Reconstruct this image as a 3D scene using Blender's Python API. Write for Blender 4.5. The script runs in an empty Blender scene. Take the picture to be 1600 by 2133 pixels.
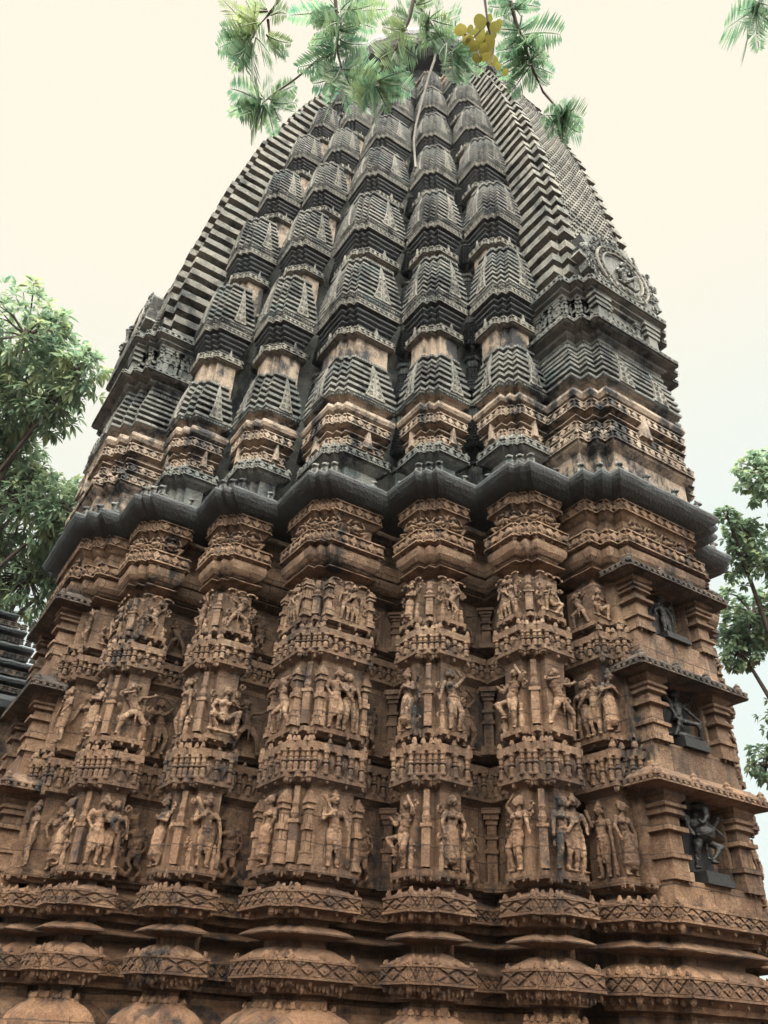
import bpy, bmesh, math, random
import numpy as np
from mathutils import Vector, Matrix, noise
random.seed(7)
R_ = math.radians
scene = bpy.context.scene
COL = scene.collection
S = 0.6            # metres per survey unit; survey origin = the camera
CAMH = 1.6
HAZE = .0002       # density of the rain haze
CX, CY = 12.33, 18.69   # axis of the tower, survey units
ZG = CAMH / S      # the ground lies ZG below the eye

# ---------------------------------------------------------------- camera
FPX = 1661.0
cR = Vector((0.83457798, -0.5490116, 0.04545162))
cU = Vector((-0.33455793, -0.43956669, 0.8335779))
cF = Vector((0.43766492, 0.71089196, 0.55052887))
cam = bpy.data.cameras.new("camera")
cam.sensor_fit = 'HORIZONTAL'; cam.sensor_width = 36.0; cam.lens = 36.0 * FPX / 1600
cam.clip_start = 0.05; cam.clip_end = 2000
camo = bpy.data.objects.new("camera", cam); COL.objects.link(camo)
m3 = Matrix((cR, cU, -cF)).transposed()
camo.matrix_world = Matrix.Translation((0, 0, CAMH)) @ m3.to_4x4()
scene.camera = camo

def at(px, py, depth):
    d = cF + cR * ((px - 800) / FPX) - cU * ((py - 1066.5) / FPX)
    return d * depth
def W(v):
    return Vector((v[0] * S, v[1] * S, v[2] * S + CAMH))

# ---------------------------------------------------------------- sky and sun
SUN_EL, SUN_AZ = R_(60), R_(212)      # azimuth clockwise from +Y: behind the camera
w = bpy.data.worlds.new("World"); scene.world = w; w.use_nodes = True
nt = w.node_tree; nt.nodes.clear()
out = nt.nodes.new('ShaderNodeOutputWorld'); bg = nt.nodes.new('ShaderNodeBackground')
sky = nt.nodes.new('ShaderNodeTexSky'); sky.sky_type = 'NISHITA'; sky.sun_disc = False
sky.sun_elevation = SUN_EL; sky.sun_rotation = SUN_AZ
tc = nt.nodes.new('ShaderNodeTexCoord')
sep = nt.nodes.new('ShaderNodeSeparateXYZ')
nz = nt.nodes.new('ShaderNodeTexNoise'); nz.inputs['Scale'].default_value = 1.6; nz.inputs['Detail'].default_value = 4
ad = nt.nodes.new('ShaderNodeMath'); ad.operation = 'MULTIPLY_ADD'; ad.inputs[1].default_value = 0.35
rp = nt.nodes.new('ShaderNodeValToRGB')
rp.color_ramp.elements[0].position = 0.60; rp.color_ramp.elements[0].color = (0.473, 0.519, 0.491, 1)
rp.color_ramp.elements[1].position = 0.92; rp.color_ramp.elements[1].color = (0.559, 0.520, 0.431, 1)
mx = nt.nodes.new('ShaderNodeMix'); mx.data_type = 'RGBA'; mx.inputs[0].default_value = 0.995
L = nt.links.new
L(tc.outputs['Generated'], sep.inputs[0]); L(tc.outputs['Generated'], nz.inputs['Vector'])
L(nz.outputs['Fac'], ad.inputs[0]); L(sep.outputs['Z'], ad.inputs[2]); L(ad.outputs[0], rp.inputs[0])
L(sky.outputs[0], mx.inputs[6]); L(rp.outputs[0], mx.inputs[7]); L(mx.outputs[2], bg.inputs[0])
bg.inputs[1].default_value = 0.1
L(bg.outputs[0], out.inputs[0])
sl = bpy.data.lights.new("sun", 'SUN'); sl.energy = 1.5; sl.angle = R_(92); sl.color = (1.0, 0.93, 0.82)
so = bpy.data.objects.new("sun", sl); COL.objects.link(so)
sd = Vector((math.sin(SUN_AZ) * math.cos(SUN_EL), math.cos(SUN_AZ) * math.cos(SUN_EL), math.sin(SUN_EL)))
so.rotation_euler = sd.to_track_quat('Z', 'Y').to_euler(); so.location = sd * 60
scene.view_settings.view_transform = 'Standard'; scene.view_settings.look = 'None'
scene.view_settings.exposure = 4.15; scene.view_settings.gamma = 1.0

# ---------------------------------------------------------------- materials
def nodes(name):
    m = bpy.data.materials.new(name); m.use_nodes = True
    t = m.node_tree; t.nodes.clear()
    o = t.nodes.new('ShaderNodeOutputMaterial'); b = t.nodes.new('ShaderNodeBsdfPrincipled')
    t.links.new(b.outputs[0], o.inputs[0])
    return m, t, b
def noise_node(t, vec, scale, detail=5, rough=.6, mscale=None):
    n = t.nodes.new('ShaderNodeTexNoise'); n.inputs['Scale'].default_value = scale
    n.inputs['Detail'].default_value = detail; n.inputs['Roughness'].default_value = rough
    if mscale:
        mp = t.nodes.new('ShaderNodeMapping'); mp.inputs['Scale'].default_value = mscale
        t.links.new(vec, mp.inputs[0]); vec = mp.outputs[0]
    t.links.new(vec, n.inputs['Vector']); return n
def ramp(t, fac, a, b, ca, cb):
    r = t.nodes.new('ShaderNodeValToRGB'); e = r.color_ramp.elements
    e[0].position = a; e[1].position = b; e[0].color = (*ca, 1); e[1].color = (*cb, 1)
    t.links.new(fac, r.inputs[0]); return r
def mix(t, fac, a, b, mode='MIX'):
    x = t.nodes.new('ShaderNodeMix'); x.data_type = 'RGBA'; x.blend_type = mode
    for s, v in ((0, fac), (6, a), (7, b)):
        if isinstance(v, (int, float)): x.inputs[s].default_value = v
        elif isinstance(v, tuple): x.inputs[s].default_value = (*v, 1)
        else: t.links.new(v, x.inputs[s])
    return x.outputs[2]
def stone(name, dark, light, third, stain, stain_lo, stain_hi, rough=.8, bump=.5, moss=None, spec=.3, blocks=False, foot=None):
    m, t, b = nodes(name)
    g = t.nodes.new('ShaderNodeNewGeometry'); P = g.outputs['Position']
    n1 = noise_node(t, P, 1.1, 6, .62); n2 = noise_node(t, P, 5.5, 6, .65); n3 = noise_node(t, P, 48, 4, .7)
    c = ramp(t, n1.outputs['Fac'], .34, .66, dark, light).outputs[0]
    c = mix(t, ramp(t, n2.outputs['Fac'], .46, .68, (0, 0, 0), (.75, .75, .75)).outputs[0], c, third)
    c = mix(t, .8, c, ramp(t, n3.outputs['Fac'], .32, .68, (.45, .43, .42), (1.35, 1.35, 1.35)).outputs[0], 'MULTIPLY')
    if blocks:
        sp_ = t.nodes.new('ShaderNodeSeparateXYZ'); t.links.new(P, sp_.inputs[0])
        xy = t.nodes.new('ShaderNodeMath'); xy.operation = 'ADD'; t.links.new(sp_.outputs[0], xy.inputs[0]); t.links.new(sp_.outputs[1], xy.inputs[1])
        wv = noise_node(t, P, 3, 3); wz = t.nodes.new('ShaderNodeMath'); wz.operation = 'MULTIPLY_ADD'; wz.inputs[1].default_value = .05
        t.links.new(wv.outputs['Fac'], wz.inputs[0]); t.links.new(sp_.outputs[2], wz.inputs[2])
        cb = t.nodes.new('ShaderNodeCombineXYZ'); t.links.new(xy.outputs[0], cb.inputs[0]); t.links.new(wz.outputs[0], cb.inputs[1])
        bk = t.nodes.new('ShaderNodeTexBrick'); t.links.new(cb.outputs[0], bk.inputs['Vector'])
        bk.inputs['Scale'].default_value = 1.0; bk.inputs['Mortar Size'].default_value = .008; bk.inputs['Mortar Smooth'].default_value = .2
        bk.inputs['Brick Width'].default_value = .62; bk.inputs['Row Height'].default_value = .27
        bk.inputs['Color1'].default_value = (.62, .60, .60, 1); bk.inputs['Color2'].default_value = (1.28, 1.26, 1.22, 1); bk.inputs['Mortar'].default_value = (.30, .28, .27, 1)
        c = mix(t, .85, c, bk.outputs['Color'], 'MULTIPLY')
        sk = noise_node(t, P, 1.0, 5, .6, (6.5, 6.5, .45)); c = mix(t, ramp(t, sk.outputs['Fac'], .58, .74, (0, 0, 0), (.75, .75, .75)).outputs[0], c, stain)
        lk = noise_node(t, P, 1.0, 5, .6, (8, 8, .6)); c = mix(t, ramp(t, lk.outputs['Fac'], .62, .80, (0, 0, 0), (.5, .5, .5)).outputs[0], c, (.26, .225, .18))
    if foot:    # redder and darker towards the ground, with an uneven edge
        sz = t.nodes.new('ShaderNodeSeparateXYZ'); t.links.new(P, sz.inputs[0]); fn = noise_node(t, P, .9, 5, .65)
        fm = t.nodes.new('ShaderNodeMath'); fm.operation = 'MULTIPLY_ADD'; fm.inputs[1].default_value = 3.2; t.links.new(fn.outputs['Fac'], fm.inputs[0]); t.links.new(sz.outputs[2], fm.inputs[2])
        dv = t.nodes.new('ShaderNodeMath'); dv.operation = 'MULTIPLY'; dv.inputs[1].default_value = .1; t.links.new(fm.outputs[0], dv.inputs[0])
        c = mix(t, ramp(t, dv.outputs[0], .34, .72, (.85, .85, .85), (0, 0, 0)).outputs[0], c, mix(t, 1., c, foot, 'MULTIPLY'))
    s1 = noise_node(t, P, 1.0, 7, .68, (2.4, 2.4, .8)); s2 = noise_node(t, P, 7, 5, .7)
    sm = t.nodes.new('ShaderNodeMath'); sm.operation = 'MULTIPLY_ADD'; sm.inputs[1].default_value = .45
    t.links.new(s2.outputs['Fac'], sm.inputs[0]); t.links.new(s1.outputs['Fac'], sm.inputs[2])
    c = mix(t, ramp(t, sm.outputs[0], stain_lo, stain_hi, (0, 0, 0), (1, 1, 1)).outputs[0], c, stain)
    if moss:
        n4 = noise_node(t, P, 2.3, 6, .7)
        c = mix(t, ramp(t, n4.outputs['Fac'], .52, .68, (0, 0, 0), (.8, .8, .8)).outputs[0], c, moss)
    t.links.new(c, b.inputs['Base Color'])
    b.inputs['Roughness'].default_value = rough; b.inputs['Specular IOR Level'].default_value = spec
    n5 = noise_node(t, P, 26, 6, .72); n6 = noise_node(t, P, 95, 3, .6)
    am = t.nodes.new('ShaderNodeMath'); am.operation = 'MULTIPLY_ADD'; am.inputs[1].default_value = .35
    t.links.new(n6.outputs['Fac'], am.inputs[0]); t.links.new(n5.outputs['Fac'], am.inputs[2])
    bp = t.nodes.new('ShaderNodeBump'); bp.inputs['Strength'].default_value = bump; bp.inputs['Distance'].default_value = .03
    t.links.new(am.outputs[0], bp.inputs['Height']); t.links.new(bp.outputs[0], b.inputs['Normal'])
    return m
M = {}
M['red'] = stone('red_sandstone', (0.0501, 0.0293, 0.0180), (0.1126, 0.0722, 0.0452), (0.1651, 0.1196, 0.0816), (0.0050, 0.0047, 0.0048), .76, .90, .8, 1., blocks=True, foot=(.90, .73, .59))
M['tan'] = stone('tan_sandstone', (0.0655, 0.0393, 0.0244), (0.1441, 0.0954, 0.0610), (0.2052, 0.1508, 0.1054), (0.0055, 0.0053, 0.0053), .76, .89, .8, 1., blocks=True, foot=(.90, .73, .59))
M['canopy'] = stone('stained_brown_stone', (0.0251, 0.0190, 0.0150), (0.0614, 0.0457, 0.0346), (0.1116, 0.0893, 0.0680), (0.0067, 0.0067, 0.0073), .66, .84, .8, 1.)
M['pale'] = stone('pale_sandstone', (0.1488, 0.1147, 0.0837), (0.2294, 0.1891, 0.1457), (0.2604, 0.2201, 0.1798), (0.0112, 0.0130, 0.0155), .68, .82, .8, .8)
M['weathered'] = stone('weathered_stone', (0.0515, 0.0578, 0.0572), (0.1254, 0.1327, 0.1235), (0.1613, 0.1706, 0.1574), (0.0045, 0.0076, 0.0106), .69, .85, .75, .9, (0.0448, 0.0687, 0.0726))  # the dark stains are tinted blue after the teal of the shadows
M['roofdark'] = stone('rain_and_shade_dark_stone', (0.0045, 0.0076, 0.0099), (0.0125, 0.0194, 0.0240), (0.0312, 0.0508, 0.0590), (0.0027, 0.0041, 0.0060), .74, .90, .5, 1.2, (0.0125, 0.0264, 0.0305), .45)  # rain-dark stone, with the teal tint of its shadows put into the colour
M['spine'] = stone('lichen_grey_stone', (0.0642, 0.0656, 0.0600), (0.1540, 0.1538, 0.1353), (0.1951, 0.1941, 0.1671), (0.0072, 0.0100, 0.0123), .73, .89, .8, .9, (0.0719, 0.0892, 0.0849))
M['basalt'] = stone('black_basalt', (0.0034, 0.0037, 0.0038), (0.0074, 0.0078, 0.0084), (0.0100, 0.0104, 0.0112), (0.0022, 0.0022, 0.0023), .7, .9, .5, .4)
M['earth'] = stone('wet_red_earth', (.050, .022, .013), (.095, .045, .028), (.06, .045, .025), (.02, .014, .01), .7, .9, .9, .6)
def leafmat(name, a, b_, c3, trans=.35, c3f=.8):
    m, t, b = nodes(name)
    o = [n for n in t.nodes if n.type == 'OUTPUT_MATERIAL'][0]
    g = t.nodes.new('ShaderNodeNewGeometry')
    n = noise_node(t, g.outputs['Position'], 2.2, 3)
    r1 = ramp(t, g.outputs['Random Per Island'], .0, 1., a, b_)
    c = mix(t, ramp(t, n.outputs['Fac'], .5, .66, (0, 0, 0), (c3f, c3f, c3f)).outputs[0], r1.outputs[0], c3)
    t.links.new(c, b.inputs['Base Color']); b.inputs['Roughness'].default_value = .45
    tr = t.nodes.new('ShaderNodeBsdfTranslucent'); t.links.new(c, tr.inputs[0])
    ms = t.nodes.new('ShaderNodeMixShader'); ms.inputs[0].default_value = trans
    t.links.new(b.outputs[0], ms.inputs[1]); t.links.new(tr.outputs[0], ms.inputs[2]); t.links.new(ms.outputs[0], o.inputs[0])
    return m
M['leaf'] = leafmat('mango_leaf', (0.0979, 0.1837, 0.1251), (0.2364, 0.3158, 0.1970), (0.2955, 0.3419, 0.1583), .5)
M['leaf2'] = leafmat('round_tree_leaf', (0.1051, 0.1903, 0.1343), (0.2400, 0.3314, 0.2046), (0.2966, 0.3525, 0.1698), .5)
M['frond'] = leafmat('feather_leaflet', (0.0690, 0.1725, 0.1200), (0.2185, 0.3335, 0.1980), (0.2990, 0.3335, 0.1080), .6, .55)
M['yleaf'] = leafmat('yellow_leaf', (.13, .13, .030), (.19, .17, .045), (.12, .145, .035), .5)
def plain(name, col, rough=.8, metal=0., var=.3, scale=20):
    m, t, b = nodes(name)
    g = t.nodes.new('ShaderNodeNewGeometry'); n = noise_node(t, g.outputs['Position'], scale, 5)
    d = tuple(x * (1 - var) for x in col); h = tuple(min(1, x * (1 + var)) for x in col)
    t.links.new(ramp(t, n.outputs['Fac'], .35, .65, d, h).outputs[0], b.inputs['Base Color'])
    b.inputs['Roughness'].default_value = rough; b.inputs['Metallic'].default_value = metal
    return m
M['bark'] = plain('dark_bark', (.055, .042, .035)); M['twig'] = plain('twig_bark', (.06, .045, .04))
M['pipe'] = plain('grey_conduit', (.085, .083, .077), .95, .0, .25); M['pipe'].node_tree.nodes['Principled BSDF'].inputs['Specular IOR Level'].default_value = .05

# ---------------------------------------------------------------- mesh builder
JIT = [Vector((0, 0, 0))]
CH = random.Random(21)
def wob(p, amp, f=2.6):
    if amp == 0: return p
    q = Vector(p) + JIT[0]
    v = noise.noise_vector(q * f); u = noise.noise_vector(q * f * 3.7)
    return (p[0] + (v[0] + .5 * u[0]) * amp, p[1] + (v[1] + .5 * u[1]) * amp, p[2] + (v[2] + .5 * u[2]) * amp * .7)
class MB:
    def __init__(s): s.v = []; s.f = []
    def add(s, vs, fs):
        b = len(s.v); s.v += [tuple(p) for p in vs]; s.f += [tuple(b + i for i in f) for f in fs]
    def sweep(s, poly, prof, closed=False, dens=.16, amp=.012, scale=None, skip=None):
        """moulding: every (offset, z) of prof follows the outline poly (outward = right of travel)"""
        P = dense(poly, dens, closed); n = len(P); rows = len(prof); b = len(s.v)
        for (o, z) in prof:
            k = scale(z) if scale else 1.0
            for (x, y, mx_, my_) in P:
                s.v.append(wob(((x + mx_ * o) * k, (y + my_ * o) * k, z), amp))
        m = n if closed else n - 1
        for r in range(rows - 1):
            for i in range(m):
                j = (i + 1) % n
                s.f.append((b + r * n + i, b + r * n + j, b + (r + 1) * n + j, b + (r + 1) * n + i))
    def frustum(s, fr, poly, d0, d1, inset, zs=None):
        c = (sum(p[0] for p in poly) / len(poly), sum(p[1] for p in poly) / len(poly)); n = len(poly)
        vs = [fr(a, z, d0) for a, z in poly] + [fr(c[0] + (a - c[0]) * (1 - inset), c[1] + (z - c[1]) * (1 - inset), d1) for a, z in poly]
        s.add(vs, [(i, (i + 1) % n, n + (i + 1) % n, n + i) for i in range(n)] + [tuple(range(n, 2 * n))])
    def box(s, fr, a0, a1, z0, z1, d0, d1):
        vs = [fr(a, z, d) for d in (d0, d1) for a, z in ((a0, z0), (a1, z0), (a1, z1), (a0, z1))]
        s.add(vs, [(4, 5, 6, 7), (0, 1, 5, 4), (1, 2, 6, 5), (2, 3, 7, 6), (3, 0, 4, 7), (3, 2, 1, 0)])
    def lathe(s, fr, a, z0, h, prof, seg=8, d=0.):
        n = len(prof); b = len(s.v)
        for r, t in prof:
            for i in range(seg):
                th = 2 * math.pi * (i + .5) / seg
                s.v.append(tuple(fr(a + r * math.cos(th), z0 + t * h, d + r * math.sin(th))))
        for k in range(n - 1):
            for i in range(seg):
                s.f.append((b + k * seg + i, b + k * seg + (i + 1) % seg, b + (k + 1) * seg + (i + 1) % seg, b + (k + 1) * seg + i))
        s.f.append(tuple(b + (n - 1) * seg + i for i in range(seg)))
    def tube(s, pts, rad, seg=6):
        pts = [Vector(p) for p in pts]; n = len(pts)
        rad = rad if isinstance(rad, (list, tuple)) else [rad] * n; b = len(s.v)
        for i, p in enumerate(pts):
            d = (pts[min(i + 1, n - 1)] - pts[max(i - 1, 0)])
            if d.length < 1e-9: d = Vector((0, 0, 1))
            d.normalize(); u = d.orthogonal().normalized(); v_ = d.cross(u)
            for k in range(seg):
                th = 2 * math.pi * k / seg; s.v.append(tuple(p + (u * math.cos(th) + v_ * math.sin(th)) * rad[i]))
        for i in range(n - 1):
            for k in range(seg):
                s.f.append((b + i * seg + k, b + i * seg + (k + 1) % seg, b + (i + 1) * seg + (k + 1) % seg, b + (i + 1) * seg + k))
        s.f.append(tuple(b + k for k in range(seg))); s.f.append(tuple(b + (n - 1) * seg + k for k in reversed(range(seg))))
    def mesh(s, name, smooth=False):
        me = bpy.data.meshes.new(name); me.from_pydata(s.v, [], s.f); me.validate(); me.update()
        if smooth: me.polygons.foreach_set('use_smooth', [True] * len(me.polygons))
        return me
def dense(poly, dens, closed):
    n = len(poly); e = []
    for i in range(n if closed else n - 1):
        a, b = poly[i], poly[(i + 1) % n]; dx, dy = b[0] - a[0], b[1] - a[1]; l = math.hypot(dx, dy)
        e.append((dy / l, -dx / l, l))
    mit = []
    for i in range(n):
        e1 = e[i - 1] if (closed or i > 0) else e[0]; e2 = e[i] if (closed or i < n - 1) else e[-1]
        k = 1 + e1[0] * e2[0] + e1[1] * e2[1]; k = max(k, .3)
        mit.append(((e1[0] + e2[0]) / k, (e1[1] + e2[1]) / k))
    out_ = []
    for i in range(len(e)):
        a, b = poly[i], poly[(i + 1) % n]; ma, mb = mit[i], mit[(i + 1) % n]; c = max(1, int(round(e[i][2] / dens)))
        for k in range(c):
            t = k / c; out_.append((a[0] + (b[0] - a[0]) * t, a[1] + (b[1] - a[1]) * t, ma[0] + (mb[0] - ma[0]) * t, ma[1] + (mb[1] - ma[1]) * t))
    if not closed: out_.append((*poly[-1], *mit[-1]))
    return out_
def obj(name, mesh_or_mb, mat=None, parent=None, loc=None, rotz=0., scale=None, smooth=False):
    me = mesh_or_mb.mesh(name, smooth) if isinstance(mesh_or_mb, MB) else mesh_or_mb
    if mat is not None and len(me.materials) == 0: me.materials.append(M[mat])
    o = bpy.data.objects.new(name, me); COL.objects.link(o)
    if parent: o.parent = parent
    if loc is not None: o.location = loc
    if rotz: o.rotation_euler = (0, 0, rotz)
    if scale: o.scale = scale
    return o
def empty(name, loc, parent=None, rotz=0., scale=None):
    o = bpy.data.objects.new(name, None); COL.objects.link(o); o.location = loc; o.empty_display_size = .2
    if parent: o.parent = parent
    if rotz: o.rotation_euler = (0, 0, rotz)
    if scale: o.scale = scale
    return o
def tag(o, label=None, cat=None, group=None, kind=None):
    for k, v in (('label', label), ('category', cat), ('group', group), ('kind', kind)):
        if v: o[k] = v
    return o
def copy_tree(o, parent, loc=None, rotz=None, depth=0):
    c = o.copy(); COL.objects.link(c); c.parent = parent
    if loc is not None: c.location = loc
    if rotz is not None: c.rotation_euler = (0, 0, rotz)
    for ch in list(o.children): copy_tree(ch, c)
    return c
def frame(A, B, flip=False):
    """local frame on a wall face from A to B: a along, z up, d outward"""
    dx, dy = B[0] - A[0], B[1] - A[1]; l = math.hypot(dx, dy); tx, ty = dx / l, dy / l; nx, ny = ty, -tx
    return (lambda a, z, d: (A[0] + tx * a + nx * d, A[1] + ty * a + ny * d, z)), l
def faces(poly, o):
    """offset corner pairs of every edge of an open outline"""
    n = len(poly); P = dense(poly, 99, False); q = [(x + mx_ * o, y + my_ * o) for x, y, mx_, my_ in P]
    return [(q[i], q[i + 1]) for i in range(n - 1)]
# ---------------------------------------------------------------- ornament motifs
BAL = [(.055, 0), (.062, .05), (.062, .1), (.042, .13), (.05, .36), (.03, .45), (.058, .49), (.058, .54), (.03, .6), (.045, .66), (.04, .82), (.062, .88), (.062, 1)]
def lattice(mb, fr, l, z0, z1, cell):
    n = max(1, int(round(l / cell))); w_ = l / n; h = z1 - z0; zc = (z0 + z1) / 2; g = .08 * w_; e = .022
    mb.box(fr, 0, l, z1 - .035, z1, -.02, .04); mb.box(fr, 0, l, z0, z0 + .035, -.02, .04)
    z0 += .04; z1 -= .04; h = z1 - z0
    for i in range(n + 1):
        a = i * w_
        if 0 < i < n:
            mb.frustum(fr, [(a - w_ / 2 + g, zc), (a, z0 + .015), (a + w_ / 2 - g, zc), (a, z1 - .015)], -.03, .035, .16)
            mb.frustum(fr, [(a - .02, zc), (a, zc - .025), (a + .02, zc), (a, zc + .025)], .03, .055, .3)
        elif i == 0: mb.frustum(fr, [(0.012, z0 + .02), (w_ / 2 - g, zc), (0.012, z1 - .02)], -.03, .035, .14)
        else: mb.frustum(fr, [(l - .012, z0 + .02), (l - .012, z1 - .02), (l - w_ / 2 + g, zc)], -.03, .035, .14)
        if i < n:
            c = a + w_ / 2
            mb.frustum(fr, [(a + g, z1), (c, zc + g * .9), (a + w_ - g, z1)][::-1], -.03, .03, .12)
            mb.frustum(fr, [(a + g, z0), (a + w_ - g, z0), (c, zc - g * .9)], -.03, .03, .12)
def diamonds(mb, fr, l, z0, z1, cell, ring=True):
    n = max(1, int(round(l / cell))); w_ = l / n; zc = (z0 + z1) / 2
    mb.box(fr, 0, l, z1 - .03, z1, -.03, .05); mb.box(fr, 0, l, z0, z0 + .03, -.03, .05)
    for i in range(n):
        c = (i + .5) * w_
        if ring and i % 2:
            k = 8; r = min(w_, z1 - z0) * .42
            mb.frustum(fr, [(c + r * math.cos(2 * math.pi * q / k), zc + r * math.sin(2 * math.pi * q / k)) for q in range(k)], -.04, .06, .2)
        else: mb.frustum(fr, [(c - w_ * .48, zc), (c, z0 + .01), (c + w_ * .48, zc), (c, z1 - .01)], -.04, .055, .18)
def merlon(mb, fr, a, z, h=.12, w_=.05, d=.0, t=.05):
    if CH.random() < .07: return
    h *= CH.uniform(.75, 1.15); w_ *= CH.uniform(.85, 1.2)
    mb.frustum(fr, [(a - w_, z), (a + w_, z), (a + w_ * .8, z + h * .45), (a, z + h), (a - w_ * .8, z + h * .45)], d - t, d + .012, .25)
    mb.frustum(fr, [(a - w_ * .6, z + .01), (a + w_ * .6, z + .01), (a, z + h * .75)], d, d + .03, .5)
def pendant(mb, fr, a, z, h=.11, w_=.04, d=0., t=.06):
    if CH.random() < .08: return
    h *= CH.uniform(.6, 1.15); w_ *= CH.uniform(.85, 1.2)
    mb.frustum(fr, [(a - w_, z), (a - w_ * .8, z - h * .65), (a, z - h), (a + w_ * .8, z - h * .65), (a + w_, z)], d - t, d + .008, .2)
def balusters(mb, fr, l, z0, z1, cell, ends=True):
    n = max(1, int(round(l / cell))); w_ = l / n; h = z1 - z0; zc = (z0 + z1) / 2
    for i in range(n + 1):
        if (ends or 0 < i < n) and CH.random() > .03: mb.lathe(fr, min(max(i * w_, .03), l - .03), z0, h, BAL, 8, .055)
        if i < n and w_ > .12:
            c = (i + .5) * w_; q = w_ * .40; hh = h * CH.uniform(.9, 1.05)
            mb.frustum(fr, [(c - q, zc + h * .08), (c, z0 + h * .02), (c + q, zc + h * .08), (c, z0 + hh * .97)], -.02, .06, .5)
            mb.frustum(fr, [(c - q * .28, zc), (c, z0 + h * .15), (c + q * .28, zc), (c, z1 - h * .12)], .02, .085, .5)
            for sx in (-1, 1):
                mb.frustum(fr, [(c + sx * w_ * .44, z0), (c + sx * w_ * .12, z0), (c + sx * w_ * .40, zc - h * .02)][::sx], -.02, .05, .3)
                mb.frustum(fr, [(c + sx * w_ * .44, z1), (c + sx * w_ * .40, zc + h * .24), (c + sx * w_ * .14, z1)][::sx], -.02, .05, .3)
# ---------------------------------------------------------------- outlines (relative to a pillar's middle tip)
a_ = .155
RD = .34
def pillar_poly(Wd, D=.64):
    return [(-a_ + D, a_ + Wd), (-a_, a_ + Wd), (-a_, a_), (0, a_), (0, 0), (a_, 0), (a_, -a_), (a_ + Wd, -a_), (a_ + Wd, -a_ + D)]

# ---------------------------------------------------------------- carved figures: one continuous surface each
def capsule(vs, fs, p0, p1, r0, r1, seg=8):
    p0, p1 = Vector(p0), Vector(p1); d = (p1 - p0); ln = d.length
    if ln < 1e-6: d = Vector((0, 0, 1))
    d = d.normalized(); u = d.orthogonal().normalized(); v = d.cross(u); b = len(vs); rings = []
    for t in (-90, -45, 0): rings.append((p0 + d * (r0 * math.sin(R_(t))), r0 * math.cos(R_(t))))
    for t in (0, 45, 90): rings.append((p1 + d * (r1 * math.sin(R_(t))), r1 * math.cos(R_(t))))
    for c, r in rings:
        for k in range(seg):
            th = 2 * math.pi * k / seg; vs.append(tuple(c + (u * math.cos(th) + v * math.sin(th)) * max(r, 1e-4)))
    for i in range(len(rings) - 1):
        for k in range(seg):
            fs.append((b + i * seg + k, b + i * seg + (k + 1) % seg, b + (i + 1) * seg + (k + 1) % seg, b + (i + 1) * seg + k))
    fs.append(tuple(b + k for k in reversed(range(seg)))); fs.append(tuple(b + (len(rings) - 1) * seg + k for k in range(seg)))
def ellip(vs, fs, c, r, seg=10):
    b = len(vs); n = 7
    for i in range(n):
        t = R_(-90 + 180 * i / (n - 1)); q = max(math.cos(t), .02)
        for k in range(seg):
            th = 2 * math.pi * k / seg
            vs.append((c[0] + r[0] * q * math.cos(th), c[1] + r[1] * q * math.sin(th), c[2] + r[2] * math.sin(t)))
    for i in range(n - 1):
        for k in range(seg): fs.append((b + i * seg + k, b + i * seg + (k + 1) % seg, b + (i + 1) * seg + (k + 1) % seg, b + (i + 1) * seg + k))
    fs.append(tuple(b + k for k in reversed(range(seg)))); fs.append(tuple(b + (n - 1) * seg + k for k in range(seg)))
def fuse(vs, fs, name, voxel, smooth=2):
    me = bpy.data.meshes.new(name); me.from_pydata(vs, [], fs); me.update()
    o = bpy.data.objects.new(name, me); COL.objects.link(o)
    r = o.modifiers.new('r', 'REMESH'); r.mode = 'VOXEL'; r.voxel_size = voxel
    if smooth:
        q = o.modifiers.new('s', 'SMOOTH'); q.iterations = smooth; q.factor = .5
    dg = bpy.context.evaluated_depsgraph_get(); dg.update()
    nm = bpy.data.meshes.new_from_object(o.evaluated_get(dg)); nm.name = name
    bpy.data.objects.remove(o); bpy.data.meshes.remove(me)
    n = len(nm.vertices); co = np.empty(n * 3, 'f'); no = np.empty(n * 3, 'f'); nm.vertices.foreach_get('co', co); nm.vertices.foreach_get('normal', no)
    co = co.reshape(-1, 3); no = no.reshape(-1, 3)
    dsp = np.array([noise.noise(Vector(c) * 16) * .010 + noise.noise(Vector(c) * 45) * .007 for c in co.tolist()], 'f')
    nm.vertices.foreach_set('co', (co + no * dsp[:, None]).ravel()); nm.update()
    nm.polygons.foreach_set('use_smooth', [True] * len(nm.polygons))
    return nm
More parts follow.
